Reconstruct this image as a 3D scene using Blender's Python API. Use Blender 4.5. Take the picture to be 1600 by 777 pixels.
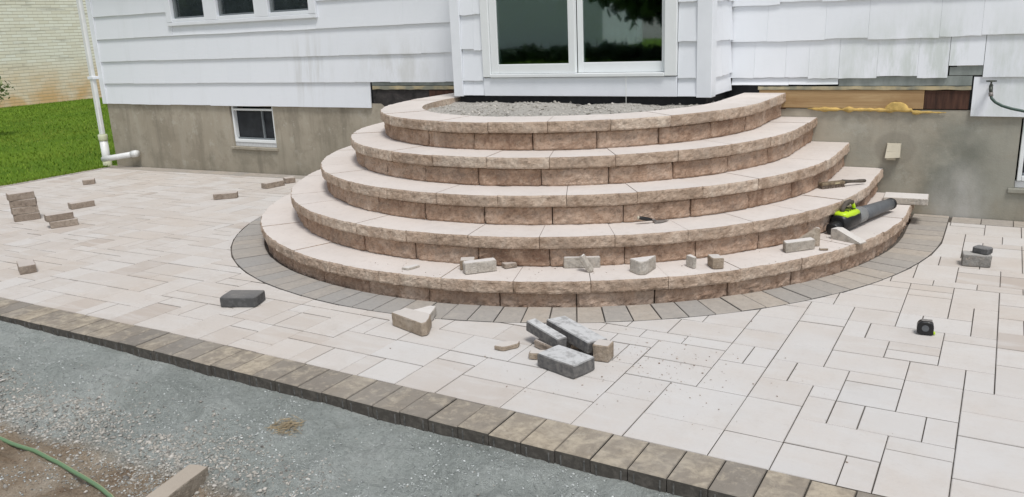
import bpy, math, random
import numpy as np
from mathutils import Vector, Matrix, noise

random.seed(7)
rng = np.random.default_rng(7)
scene = bpy.context.scene
for o in list(bpy.data.objects):
    bpy.data.objects.remove(o)

# ------------------------------------------------------------------ camera
cam_d = bpy.data.cameras.new('camera')
cam = bpy.data.objects.new('camera', cam_d)
scene.collection.objects.link(cam)
YAW, PITCH, ROLL, EYE = 0.54487725, 0.26482808, 0.04427318, 1.62
fwd = Vector((-math.sin(YAW) * math.cos(PITCH), math.cos(YAW) * math.cos(PITCH), -math.sin(PITCH)))
rgt = Vector((math.cos(YAW), math.sin(YAW), 0))
dwn = fwd.cross(rgt)
r2 = rgt * math.cos(ROLL) + dwn * math.sin(ROLL)
d2 = -rgt * math.sin(ROLL) + dwn * math.cos(ROLL)
cam.matrix_world = Matrix(((r2.x, -d2.x, -fwd.x, 0), (r2.y, -d2.y, -fwd.y, 0), (r2.z, -d2.z, -fwd.z, EYE), (0, 0, 0, 1)))
cam_d.sensor_fit = 'HORIZONTAL'
cam_d.sensor_width = 36
cam_d.lens = 1277.2 / 1600 * 36
cam_d.clip_end = 500
scene.camera = cam
scene.render.resolution_x, scene.render.resolution_y = 1024, 497

# ------------------------------------------------------------------ world, sun, exposure (overcast day)
SUN_EL, SUN_AZ = math.radians(64), math.radians(134)      # azimuth clockwise from +Y
world = bpy.data.worlds.new('World')
scene.world = world
world.use_nodes = True
wn, wl = world.node_tree.nodes, world.node_tree.links
wn.clear()
sky = wn.new('ShaderNodeTexSky')
sky.sky_type = 'NISHITA'
sky.sun_disc = False
sky.sun_elevation = SUN_EL
sky.sun_rotation = SUN_AZ
sky.dust_density = 1.0
sky.air_density = 1.0
sky.ozone_density = 1.0
hs = wn.new('ShaderNodeHueSaturation')
hs.inputs['Saturation'].default_value = 0.33              # cloud cover: a grey sky
bg = wn.new('ShaderNodeBackground')
bg.inputs['Strength'].default_value = 0.092
wo = wn.new('ShaderNodeOutputWorld')
wl.new(sky.outputs[0], hs.inputs['Color'])
wl.new(hs.outputs[0], bg.inputs['Color'])
wl.new(bg.outputs[0], wo.inputs['Surface'])

sun_d = bpy.data.lights.new('sun', 'SUN')
sun_d.energy = 1.5
sun_d.angle = math.radians(15)
sun_d.color = (1.0, 0.975, 0.94)
sun = bpy.data.objects.new('sun', sun_d)
scene.collection.objects.link(sun)
sdir = Vector((math.sin(SUN_AZ) * math.cos(SUN_EL), math.cos(SUN_AZ) * math.cos(SUN_EL), math.sin(SUN_EL)))
sun.rotation_euler = sdir.to_track_quat('Z', 'Y').to_euler()
sun.location = sdir * 30

scene.view_settings.view_transform = 'Standard'
scene.view_settings.look = 'None'
scene.view_settings.gamma = 1.0
scene.view_settings.use_curve_mapping = False
scene.view_settings.exposure = 0.62
scene.render.engine = 'CYCLES'

# ------------------------------------------------------------------ mesh helpers
class MB:
    """collects faces; build() links them as ONE mesh object"""
    def __init__(self):
        self.v, self.f, self.t = [], [], []
    def add(self, verts, faces, tint=0.5):
        n = len(self.v)
        self.v.extend([tuple(p) for p in verts])
        self.t.extend([tint] * len(verts))
        self.f.extend([tuple(i + n for i in f) for f in faces])
        return self
    def box(self, x0, x1, y0, y1, z0, z1, tint=0.5):
        v = [(x, y, z) for z in (z0, z1) for y in (y0, y1) for x in (x0, x1)]
        return self.add(v, [(0, 2, 3, 1), (4, 5, 7, 6), (0, 1, 5, 4), (2, 6, 7, 3), (0, 4, 6, 2), (1, 3, 7, 5)], tint)
    def bbox(self, x0, x1, y0, y1, z0, z1, c=0.004, tint=0.5):
        """box with chamfered edges"""
        v, f = [], []
        X, Y, Z = (x0, x1), (y0, y1), (z0, z1)
        idx = {}
        for i in (0, 1):
            for j in (0, 1):
                for k in (0, 1):
                    sx, sy, sz = (1 - 2 * i) * c, (1 - 2 * j) * c, (1 - 2 * k) * c
                    for a, p in enumerate(((X[i], Y[j] + sy, Z[k] + sz), (X[i] + sx, Y[j], Z[k] + sz), (X[i] + sx, Y[j] + sy, Z[k]))):
                        idx[(i, j, k, a)] = len(v)
                        v.append(p)
        g = lambda i, j, k, a: idx[(i, j, k, a)]
        for i in (0, 1):
            f.append([g(i, 0, 0, 0), g(i, 1, 0, 0), g(i, 1, 1, 0), g(i, 0, 1, 0)])
            f.append([g(0, i, 0, 1), g(1, i, 0, 1), g(1, i, 1, 1), g(0, i, 1, 1)])
            f.append([g(0, 0, i, 2), g(1, 0, i, 2), g(1, 1, i, 2), g(0, 1, i, 2)])
        for i in (0, 1):
            for j in (0, 1):
                f.append([g(i, j, 0, 0), g(i, j, 1, 0), g(i, j, 1, 1), g(i, j, 0, 1)])
                f.append([g(i, 0, j, 0), g(i, 1, j, 0), g(i, 1, j, 2), g(i, 0, j, 2)])
                f.append([g(0, i, j, 1), g(1, i, j, 1), g(1, i, j, 2), g(0, i, j, 2)])
                for k in (0, 1):
                    f.append([g(i, j, k, 0), g(i, j, k, 1), g(i, j, k, 2)])
        return self.add(v, f, tint)
    def prism(self, poly, z0, z1, c=0.0, tint=0.5, dz=None):
        """vertical prism on a polygon, top edge chamfered by c; dz(x,y) added to heights"""
        n = len(poly)
        a = sum(poly[i][0] * poly[(i + 1) % n][1] - poly[(i + 1) % n][0] * poly[i][1] for i in range(n))
        if a < 0:
            poly = poly[::-1]
        h = dz or (lambda x, y: 0.0)
        v = [(x, y, z0 + h(x, y)) for x, y in poly]
        v += [(x, y, z1 - c + h(x, y)) for x, y in poly]
        f = [tuple(range(n))[::-1]]
        f += [(i, (i + 1) % n, n + (i + 1) % n, n + i) for i in range(n)]
        if c > 0:
            cx = sum(p[0] for p in poly) / n
            cy = sum(p[1] for p in poly) / n
            for x, y in poly:
                d = math.hypot(x - cx, y - cy) or 1
                k = 1 - min(0.4, 1.4 * c / d)
                v.append((cx + (x - cx) * k, cy + (y - cy) * k, z1 + h(x, y)))
            f += [(n + i, n + (i + 1) % n, 2 * n + (i + 1) % n, 2 * n + i) for i in range(n)]
            f.append(tuple(2 * n + i for i in range(n)))
        else:
            f.append(tuple(n + i for i in range(n)))
        return self.add(v, f, tint)
    def tube(self, pts, r, seg=10, tint=0.5, cap=True):
        pts = [Vector(p) for p in pts]
        rs = r if isinstance(r, (list, tuple)) else [r] * len(pts)
        v, f = [], []
        up = Vector((0, 0, 1))
        prev = None
        for i, p in enumerate(pts):
            d = (pts[min(i + 1, len(pts) - 1)] - pts[max(i - 1, 0)]).normalized()
            if prev is None:
                a = d.cross(up) if abs(d.z) < 0.95 else d.cross(Vector((1, 0, 0)))
            else:
                a = prev - d * prev.dot(d)
            a.normalize()
            prev = a
            b = d.cross(a)
            for k in range(seg):
                t = 2 * math.pi * k / seg
                v.append(p + (a * math.cos(t) + b * math.sin(t)) * rs[i])
        for i in range(len(pts) - 1):
            for k in range(seg):
                f.append((i * seg + k, i * seg + (k + 1) % seg, (i + 1) * seg + (k + 1) % seg, (i + 1) * seg + k))
        if cap:
            f.append(tuple(range(seg))[::-1])
            f.append(tuple((len(pts) - 1) * seg + k for k in range(seg)))
        return self.add(v, f, tint)
    def build(self, name, mat, parent=None, smooth=False, origin=None):
        me = bpy.data.meshes.new(name)
        if origin is not None:
            ov = Vector(origin)
            me.from_pydata([tuple(Vector(p) - ov) for p in self.v], [], self.f)
        else:
            me.from_pydata(self.v, [], self.f)
        at = me.attributes.new('tint', 'FLOAT', 'POINT')
        at.data.foreach_set('value', np.array(self.t, dtype=np.float32))
        me.validate()
        import bmesh
        bm = bmesh.new()
        bm.from_mesh(me)
        bmesh.ops.recalc_face_normals(bm, faces=bm.faces)
        bm.to_mesh(me)
        bm.free()
        if smooth:
            me.polygons.foreach_set('use_smooth', np.ones(len(me.polygons), dtype=bool))
        me.materials.append(M[mat] if isinstance(mat, str) else mat)
        o = bpy.data.objects.new(name, me)
        scene.collection.objects.link(o)
        if origin is not None:
            o.location = origin
        if parent is not None:
            o.parent = parent
        return o

def empty(name, loc=(0, 0, 0)):
    o = bpy.data.objects.new(name, None)
    scene.collection.objects.link(o)
    o.location = loc
    o.empty_display_size = 0.1
    return o

def tag(o, label=None, cat=None, group=None, kind=None):
    if label: o['label'] = label
    if cat: o['category'] = cat
    if group: o['group'] = group
    if kind: o['kind'] = kind
    return o

def np_mesh(name, V, F, mat, tint=None, smooth=False, parent=None):
    """fast mesh from numpy arrays: V (n,3), F (m,3) triangles"""
    me = bpy.data.meshes.new(name)
    me.vertices.add(len(V)); me.vertices.foreach_set('co', V.astype(np.float32).ravel())
    k = F.shape[1]
    me.loops.add(F.size); me.loops.foreach_set('vertex_index', F.astype(np.int32).ravel())
    me.polygons.add(len(F))
    me.polygons.foreach_set('loop_start', np.arange(0, F.size, k, dtype=np.int32))
    me.polygons.foreach_set('loop_total', np.full(len(F), k, dtype=np.int32))
    at = me.attributes.new('tint', 'FLOAT', 'POINT')
    at.data.foreach_set('value', (np.full(len(V), .5) if tint is None else tint).astype(np.float32))
    me.update(calc_edges=True)
    me.validate()
    if smooth:
        me.polygons.foreach_set('use_smooth', np.ones(len(F), dtype=bool))
    me.materials.append(M[mat])
    o = bpy.data.objects.new(name, me)
    scene.collection.objects.link(o)
    if parent is not None: o.parent = parent
    return o

# ------------------------------------------------------------------ materials
M = {}
class NT:
    def __init__(self, name, rough=0.9, spec=0.3):
        m = bpy.data.materials.new(name)
        m.use_nodes = True
        self.m, self.nt = m, m.node_tree
        self.n, self.l = self.nt.nodes, self.nt.links
        self.b = self.n['Principled BSDF']
        self.b.inputs['Roughness'].default_value = rough
        self.b.inputs['Specular IOR Level'].default_value = spec
        self.tc = self.n.new('ShaderNodeNewGeometry')
        self.pos = self.tc.outputs['Position']
        M[name] = m
    def mapping(self, scale, src=None, loc=(0, 0, 0)):
        n = self.n.new('ShaderNodeMapping')
        n.inputs['Scale'].default_value = scale if isinstance(scale, tuple) else (scale,) * 3
        n.inputs['Location'].default_value = loc
        self.l.new(src or self.pos, n.inputs['Vector'])
        return n.outputs[0]
    def noise(self, scale, detail=4, rough=0.55, vec=None, dist=0.0):
        n = self.n.new('ShaderNodeTexNoise')
        n.inputs['Scale'].default_value = scale
        n.inputs['Detail'].default_value = detail
        n.inputs['Roughness'].default_value = rough
        n.inputs['Distortion'].default_value = dist
        self.l.new(vec or self.pos, n.inputs['Vector'])
        return n.outputs['Fac']
    def voronoi(self, scale, feature='F1', vec=None):
        n = self.n.new('ShaderNodeTexVoronoi')
        n.feature = feature
        n.inputs['Scale'].default_value = scale
        self.l.new(vec or self.pos, n.inputs['Vector'])
        return n.outputs
    def attr(self, name='tint'):
        n = self.n.new('ShaderNodeAttribute')
        n.attribute_name = name
        return n.outputs['Fac']
    def ramp(self, fac, stops):
        n = self.n.new('ShaderNodeValToRGB')
        e = n.color_ramp.elements
        while len(e) < len(stops): e.new(0.5)
        for el, (p, c) in zip(e, stops):
            el.position = p
            el.color = (*c, 1) if len(c) == 3 else c
        self.l.new(fac, n.inputs['Fac'])
        return n.outputs['Color']
    def step(self, fac, a, b):
        n = self.n.new('ShaderNodeMapRange')
        n.inputs['From Min'].default_value, n.inputs['From Max'].default_value = a, b
        self.l.new(fac, n.inputs['Value'])
        return n.outputs[0]
    def mix(self, fac, a, b, mode='MIX'):
        n = self.n.new('ShaderNodeMix')
        n.data_type = 'RGBA'
        n.blend_type = mode
        for s, val in ((n.inputs['Factor'], fac), (n.inputs['A'], a), (n.inputs['B'], b)):
            pass
        def put(sock, val):
            if hasattr(val, 'is_output'): self.l.new(val, sock)
            elif isinstance(val, (int, float)): sock.default_value = val
            else: sock.default_value = (*val, 1)
        put(n.inputs[0], fac); put(n.inputs[6], a); put(n.inputs[7], b)
        return n.outputs[2]
    def math(self, op, a, b=0.0):
        n = self.n.new('ShaderNodeMath')
        n.operation = op
        for s, val in ((n.inputs[0], a), (n.inputs[1], b)):
            if hasattr(val, 'is_output'): self.l.new(val, s)
            else: s.default_value = val
        return n.outputs[0]
    def sep(self):
        n = self.n.new('ShaderNodeSeparateXYZ')
        self.l.new(self.pos, n.inputs[0])
        return n.outputs
    def blob(self, cx, cy, cz, rx, ry, rz):
        """1 at a stain's centre falling to 0 at its rim (world position)"""
        v = self.mapping((1 / rx, 1 / ry, 1 / rz), loc=(-cx / rx, -cy / ry, -cz / rz))
        n = self.n.new('ShaderNodeVectorMath'); n.operation = 'LENGTH'
        self.l.new(v, n.inputs[0])
        return self.step(n.outputs['Value'], 1.0, 0.0)
    def color(self, c):
        if hasattr(c, 'is_output'): self.l.new(c, self.b.inputs['Base Color'])
        else: self.b.inputs['Base Color'].default_value = (*c, 1)
    def bump(self, h, strength=0.4, dist=0.01, prev=None):
        n = self.n.new('ShaderNodeBump')
        n.inputs['Strength'].default_value = strength
        n.inputs['Distance'].default_value = dist
        self.l.new(h, n.inputs['Height'])
        if prev is not None: self.l.new(prev, n.inputs['Normal'])
        self.l.new(n.outputs[0], self.b.inputs['Normal'])
        return n.outputs[0]

def simple(name, col, rough=0.7, spec=0.3, var=0.12, scale=25, bump=0.0, metal=0.0):
    t = NT(name, rough, spec)
    n = t.noise(scale, 5)
    dark = tuple(c * (1 - var) for c in col)
    light = tuple(min(1, c * (1 + var)) for c in col)
    t.color(t.ramp(n, [(0.3, dark), (0.7, light)]))
    t.b.inputs['Metallic'].default_value = metal
    if bump: t.bump(t.noise(scale * 6, 4), bump, 0.004)
    return t

# patio pavers: pale cream concrete blend
t = NT('patio_paver', 0.85, 0.25)
base = t.ramp(t.attr(), [(0.0, (0.465, 0.405, 0.355)), (0.25, (0.535, 0.485, 0.437)), (0.6, (0.585, 0.545, 0.505)), (0.85, (0.605, 0.578, 0.548)), (1.0, (0.545, 0.522, 0.498))])
sw = t.noise(1.0, 6, 0.65, t.mapping((2.2, 9.0, 2.0)), 0.6)
c = t.mix(t.math('MULTIPLY', t.step(sw, 0.48, 0.72), 0.75), base, (0.625, 0.602, 0.575))
c = t.mix(t.math('MULTIPLY', t.step(t.noise(1.3, 4), 0.46, 0.75), 0.4), c, (0.56, 0.475, 0.395))
c = t.mix(t.math('MULTIPLY', t.step(t.noise(60, 5, 0.7), 0.5, 0.76), 0.38), c, (0.45, 0.41, 0.37))
c = t.mix(t.math('MULTIPLY', t.step(t.noise(4.2, 6, 0.75), 0.52, 0.68), 0.42), c, (0.49, 0.44, 0.39))
c = t.mix(t.math('MULTIPLY', t.step(t.noise(17, 6, 0.75), 0.58, 0.72), 0.45), c, (0.44, 0.39, 0.34))
dust = t.math('MULTIPLY', t.step(t.blob(-0.9, 3.3, 0, 2.4, 1.8, 3), 0.0, 0.6), t.step(t.noise(2.0, 6, 0.7), 0.3, 0.6))
c = t.mix(t.math('MULTIPLY', dust, 0.62), c, (0.60, 0.592, 0.582))
nz = t.n.new('ShaderNodeSeparateXYZ'); t.l.new(t.tc.outputs['Normal'], nz.inputs[0])
c = t.mix(t.step(nz.outputs[2], 0.75, 0.35), c, (0.19, 0.165, 0.14))      # sides caked with joint sand
t.color(c)
b1 = t.bump(t.noise(9, 4), 0.25, 0.006)
t.bump(t.noise(220, 3, 0.6), 0.25, 0.002, b1)

# border pavers: grey-brown with tan clouds, tint shifts from grey to tan
def clouds(name, g0, g1, tan, lo, hi, wgt, side):
    t = NT(name, 0.88, 0.2)
    at = t.attr()
    nz = t.n.new('ShaderNodeSeparateXYZ'); t.l.new(t.tc.outputs['Normal'], nz.inputs[0])
    g = t.mix(at, g0, g1)
    n = t.noise(13.0, 7, 0.70, None, 0.4)
    m = t.math('MULTIPLY', t.step(t.math('ADD', n, t.math('MULTIPLY', t.math('SUBTRACT', at, 0.5), 0.20)), lo, hi), wgt)
    c = t.mix(m, g, tan)
    c = t.mix(t.math('MULTIPLY', t.step(t.noise(34, 6, 0.72), 0.50, 0.74), 0.5), c, tuple(0.62 * x for x in g0))
    c = t.mix(t.math('MULTIPLY', t.step(t.noise(26, 6, 0.7), 0.56, 0.70), 0.35), c, (0.46, 0.42, 0.36))
    c = t.mix(t.math('MULTIPLY', t.step(t.noise(2.3, 5, 0.6), 0.45, 0.72), 0.4), c, (0.36, 0.335, 0.30))
    sd = t.mix(t.step(t.noise(30, 5, 0.7), 0.45, 0.7), side, tuple(1.7 * x for x in side))
    t.color(t.mix(t.step(nz.outputs[2], 0.3, 0.8), sd, c))
    b1 = t.bump(t.noise(24, 5), 0.35, 0.008)
    t.bump(t.noise(160, 3, 0.6), 0.35, 0.003, b1)
    return t
clouds('border_paver', (0.225, 0.204, 0.178), (0.31, 0.262, 0.203), (0.52, 0.45, 0.345), 0.47, 0.66, 0.72, (0.085, 0.077, 0.067))  # last colour: undusted sides, with some shade painted in
clouds('ring_paver', (0.345, 0.33, 0.31), (0.415, 0.36, 0.30), (0.51, 0.46, 0.40), 0.46, 0.78, 0.7, (0.16, 0.15, 0.14))
clouds('grey_paver', (0.115, 0.115, 0.118), (0.16, 0.16, 0.162), (0.30, 0.30, 0.30), 0.55, 0.80, 0.6, (0.085, 0.085, 0.085))
simple('nib', (0.13, 0.128, 0.12), 0.95, 0.15, 0.5, 60)
t = NT('dusty_paver', 0.95, 0.15)       # paver with saw dust on its upper side
nz = t.n.new('ShaderNodeSeparateXYZ'); t.l.new(t.tc.outputs['Normal'], nz.inputs[0])
top = t.math('MULTIPLY', t.step(nz.outputs[2], 0.55, 0.95), t.step(t.noise(22, 6, 0.7), 0.22, 0.52))
c = t.mix(top, t.mix(t.step(t.noise(40, 5), 0.4, 0.65), (0.115, 0.113, 0.112), (0.20, 0.19, 0.18)), (0.55, 0.55, 0.545))
t.color(c); t.bump(t.noise(70, 5, 0.65), 0.35, 0.006)
simple('paver_side', (0.10, 0.10, 0.098), 0.95, 0.15, 0.3, 40, 0.4)
simple('bedding', (0.12, 0.105, 0.09), 1.0, 0.05, 0.3, 60, 0.5)

# step stone: rough tan face, pale smooth top
def stone(name, lo, mid, hi, topc):
    t = NT(name, 0.92, 0.2)
    nz = t.n.new('ShaderNodeSeparateXYZ'); t.l.new(t.tc.outputs['Normal'], nz.inputs[0])
    up = t.step(nz.outputs[2], 0.86, 0.97)
    at = t.attr()
    n1 = t.noise(7.0, 6, 0.62, None, 0.7)
    f = t.math('ADD', n1, t.math('MULTIPLY', t.math('SUBTRACT', at, 0.5), 0.25))
    face = t.ramp(f, [(0.25, lo), (0.5, mid), (0.74, hi)])
    face = t.mix(t.math('MULTIPLY', t.step(t.noise(32, 7, 0.72), 0.48, 0.70), 0.6), face, tuple(0.45 * x for x in lo))
    face = t.mix(t.math('MULTIPLY', t.step(t.noise(48, 6, 0.75), 0.54, 0.70), 0.55), face, (0.64, 0.525, 0.42))
    face = t.mix(t.math('MULTIPLY', t.step(t.noise(4, 4, 0.6), 0.5, 0.75), 0.4), face, (0.40, 0.35, 0.305))
    tp = t.mix(t.math('MULTIPLY', t.step(t.noise(2.1, 5, 0.6), 0.40, 0.68), 0.7), topc, tuple(x * 0.86 for x in topc))
    tp = t.mix(t.math('MULTIPLY', t.step(at, 0.2, 0.9), 0.30), tp, (topc[0] * 0.96, topc[1] * 0.93, topc[2] * 0.90))
    tp = t.mix(t.math('MULTIPLY', t.step(t.noise(14, 6, 0.75), 0.52, 0.70), 0.45), tp, (topc[0] * 0.78, topc[1] * 0.75, topc[2] * 0.72))
    tp = t.mix(t.math('MULTIPLY', t.step(t.noise(130, 5, 0.7), 0.55, 0.8), 0.2), tp, (0.50, 0.44, 0.39))
    t.color(t.mix(up, face, tp))
    h = t.mix(up, t.noise(75, 6, 0.72), t.math('MULTIPLY', t.noise(200, 3), 0.12))
    b1 = t.bump(t.noise(28, 5, 0.6), 0.18, 0.01)
    t.bump(h, 1.0, 0.014, b1)
    return t
stone('step_block', (0.315, 0.20, 0.14), (0.51, 0.355, 0.26), (0.65, 0.50, 0.395), (0.57, 0.51, 0.465))
stone('step_cap', (0.37, 0.265, 0.192), (0.56, 0.43, 0.332), (0.71, 0.595, 0.487), (0.69, 0.635, 0.592))
stone('offcut', (0.30, 0.23, 0.165), (0.42, 0.34, 0.26), (0.54, 0.465, 0.38), (0.62, 0.58, 0.54))
stone('grey_offcut', (0.22, 0.21, 0.195), (0.30, 0.288, 0.268), (0.40, 0.385, 0.36), (0.44, 0.425, 0.40))
stone('pale_offcut', (0.43, 0.385, 0.33), (0.54, 0.495, 0.435), (0.65, 0.61, 0.555), (0.70, 0.67, 0.64))
stone('loose_brick', (0.28, 0.225, 0.18), (0.37, 0.305, 0.25), (0.46, 0.39, 0.325), (0.56, 0.505, 0.46))
stone('bar_stone', (0.27, 0.225, 0.175), (0.35, 0.30, 0.24), (0.42, 0.37, 0.31), (0.44, 0.385, 0.32))
simple('stair_core', (0.05, 0.042, 0.036), 1.0, 0.05, 0.2, 30)

# siding
t = NT('siding', 0.55, 0.35)
at = t.attr()
x, y, z = t.sep()
c = t.mix(at, (0.79, 0.818, 0.86), (0.812, 0.838, 0.878))
streak = t.noise(1.0, 6, 0.65, t.mapping((5.5, 5.5, 0.8)))
c = t.mix(t.math('MULTIPLY', t.step(streak, 0.55, 0.80), 0.22), c, (0.56, 0.585, 0.575))
# grey-green mildew, right of the bay and near the left gap
mild = t.math('MULTIPLY', t.blob(-0.50, 7.25, 1.10, 1.05, 4.0, 0.62), t.step(t.noise(2.2, 7, 0.68, t.mapping((1.6, 1.6, 0.35))), 0.40, 0.70))
c = t.mix(t.math('MINIMUM', t.math('MULTIPLY', mild, 2.6), 0.7), c, (0.55, 0.60, 0.565))
mild2 = t.math('MULTIPLY', t.blob(-5.75, 7.25, 1.22, 0.85, 4.0, 0.42), t.step(t.noise(3.0, 7, 0.68, t.mapping((1.3, 1.3, 0.4))), 0.42, 0.75))
c = t.mix(t.math('MINIMUM', t.math('MULTIPLY', mild2, 1.2), 0.5), c, (0.545, 0.55, 0.52))
mild3 = t.math('MULTIPLY', t.blob(-7.1, 7.25, 1.2, 0.45, 4.0, 0.6), t.step(t.noise(3.0, 7, 0.66, t.mapping((3.0, 3.0, 0.25))), 0.48, 0.75))
c = t.mix(t.math('MINIMUM', t.math('MULTIPLY', mild3, 1.0), 0.4), c, (0.55, 0.55, 0.53))
t.color(c)
gr = t.noise(1.0, 4, 0.6, t.mapping((70, 70, 1.5)))
t.bump(gr, 0.16, 0.006)
simple('trim', (0.80, 0.828, 0.868), 0.45, 0.4, 0.03, 6)
simple('vinyl', (0.80, 0.825, 0.83), 0.3, 0.5, 0.02, 5)
simple('grey_frame', (0.17, 0.19, 0.20), 0.5, 0.4, 0.1, 20)
simple('aluminium', (0.62, 0.63, 0.64), 0.4, 0.5, 0.1, 30)
simple('added_screen_dark', (0.075, 0.085, 0.095), 0.8, 0.2, 0.2, 30)
simple('added_basement_screen', (0.028, 0.031, 0.035), 0.7, 0.3, 0.35, 9)
simple('membrane', (0.012, 0.013, 0.015), 0.6, 0.3, 0.3, 20)
simple('room_wall', (0.035, 0.042, 0.044), 0.9, 0.1, 0.2, 3)
simple('roofing', (0.09, 0.085, 0.08), 0.95, 0.1, 0.3, 20)

# foundation
t = NT('foundation', 0.9, 0.2)
x, y, z = t.sep()
c = t.ramp(t.noise(1.1, 6, 0.6), [(0.3, (0.33, 0.292, 0.228)), (0.7, (0.46, 0.413, 0.335))])
st = t.noise(1.0, 6, 0.65, t.mapping((5.0, 5.0, 0.7)))
c = t.mix(t.math('MULTIPLY', t.step(st, 0.52, 0.72), 0.5), c, (0.47, 0.435, 0.365))
c = t.mix(t.math('MULTIPLY', t.step(st, 0.47, 0.30), 0.6), c, (0.19, 0.17, 0.135))
low_dark = t.math('MULTIPLY', t.step(z, 0.62, 0.10), t.step(t.noise(2.2, 5, 0.6), 0.38, 0.66))  # darker patches towards the foot of the wall
bl_ = t.noise(3.4, 7, 0.72)
c = t.mix(t.math('MULTIPLY', t.step(bl_, 0.50, 0.60), 0.38), c, (0.22, 0.195, 0.15))
c = t.mix(t.math('MULTIPLY', t.step(t.noise(6.5, 7, 0.78), 0.57, 0.62), 0.5), c, (0.48, 0.45, 0.385))
c = t.mix(t.math('MULTIPLY', low_dark, 0.6), c, (0.20, 0.185, 0.14))
gre = t.math('MULTIPLY', t.step(x, -2.0, -0.9), t.step(t.noise(1.6, 5, 0.6), 0.3, 0.6))
c = t.mix(t.math('MULTIPLY', gre, 0.65), c, (0.325, 0.335, 0.295))
dk = t.math('MULTIPLY', t.blob(-0.30, 7.27, 0.40, 0.34, 4, 0.42), t.step(t.noise(4, 5), 0.35, 0.6))
c = t.mix(t.math('MINIMUM', t.math('MULTIPLY', dk, 1.2), 0.6), c, (0.155, 0.165, 0.138))
wb = t.math('MULTIPLY', t.blob(-0.24, 7.27, 0.08, 0.26, 4, 0.42), t.step(t.noise(3, 5, 0.6, t.mapping((1.6, 1.6, 0.7))), 0.2, 0.6))
c = t.mix(t.math('MINIMUM', t.math('MULTIPLY', wb, 1.2), 0.7), c, (0.52, 0.515, 0.49))
pt = t.math('MULTIPLY', t.step(t.blob(-0.725, 7.27, 0.53, 0.17, 4, 0.15), 0.0, 0.18), 0.5)
c = t.mix(pt, c, (0.25, 0.23, 0.19))
t.color(c)
b1 = t.bump(t.noise(14, 6, 0.6), 0.25, 0.012)
t.bump(t.noise(90, 4), 0.3, 0.004, b1)

# wood, tar paper, foam
t = NT('raw_wood', 0.8, 0.2)
g = t.noise(1.0, 5, 0.6, t.mapping((1.2, 20, 22)), 0.8)
c = t.ramp(g, [(0.25, (0.27, 0.17, 0.085)), (0.5, (0.40, 0.27, 0.14)), (0.75, (0.52, 0.38, 0.215))])
c = t.mix(t.math('MULTIPLY', t.step(t.noise(2.5, 5, 0.6), 0.5, 0.75), 0.6), c, (0.24, 0.13, 0.06))
kn = t.voronoi(3.1)
c = t.mix(t.step(kn['Distance'], 0.10, 0.05), c, (0.12, 0.06, 0.03))
t.color(c); t.bump(g, 0.25, 0.005)
t = NT('old_wood', 0.85, 0.2)
g = t.noise(1.0, 5, 0.6, t.mapping((1.5, 20, 26)), 0.6)
t.color(t.mix(t.step(t.noise(6, 5), 0.42, 0.62), t.ramp(g, [(0.3, (0.40, 0.32, 0.17)), (0.7, (0.58, 0.50, 0.33))]), (0.25, 0.25, 0.20)))
t.bump(g, 0.4, 0.006)
t = NT('dark_wood', 0.8, 0.25)
g = t.noise(1.0, 5, 0.6, t.mapping((30, 30, 3.0)))
t.color(t.ramp(g, [(0.3, (0.035, 0.02, 0.016)), (0.7, (0.11, 0.055, 0.038))])); t.bump(g, 0.3, 0.005)
t = NT('tar_paper', 0.75, 0.3)
g = t.noise(7, 6, 0.65, None, 1.0)
t.color(t.ramp(g, [(0.3, (0.018, 0.017, 0.017)), (0.62, (0.050, 0.045, 0.044)), (0.8, (0.12, 0.11, 0.10))])); t.bump(g, 0.5, 0.012)
t = NT('grey_felt', 0.85, 0.2)
g = t.noise(1.0, 5, 0.6, t.mapping((9, 9, 3)))
t.color(t.ramp(g, [(0.3, (0.20, 0.225, 0.21)), (0.7, (0.34, 0.37, 0.355))])); t.bump(g, 0.3, 0.005)
simple('foam', (0.56, 0.39, 0.13), 0.8, 0.3, 0.3, 14, 0.5)
simple('vent_plastic', (0.52, 0.475, 0.375), 0.6, 0.35, 0.1, 12)
simple('pvc_white', (0.76, 0.77, 0.76), 0.35, 0.45, 0.06, 9)
simple('pvc_old', (0.60, 0.62, 0.44), 0.5, 0.35, 0.12, 14)
simple('brass', (0.09, 0.10, 0.085), 0.5, 0.5, 0.3, 60, 0.2, 0.6)
simple('hose_dark', (0.028, 0.065, 0.05), 0.4, 0.5, 0.15, 30)
t = NT('hose_green', 0.4, 0.5)
t.color(t.mix(t.step(t.attr(), 0.4, 0.6), (0.135, 0.23, 0.12), (0.40, 0.43, 0.23)))
simple('string', (0.75, 0.76, 0.72), 0.8, 0.2, 0.05, 50)

# glass
t = NT('glass', 0.02, 0.5)
t.b.inputs['Base Color'].default_value = (0.72, 0.86, 0.84, 1)
t.b.inputs['Transmission Weight'].default_value = 1.0
t.b.inputs['IOR'].default_value = 2.05
t = NT('window_glass', 0.02, 0.5)
t.b.inputs['Base Color'].default_value = (0.85, 0.90, 0.90, 1)
t.b.inputs['Transmission Weight'].default_value = 1.0
t.b.inputs['IOR'].default_value = 1.4

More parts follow.
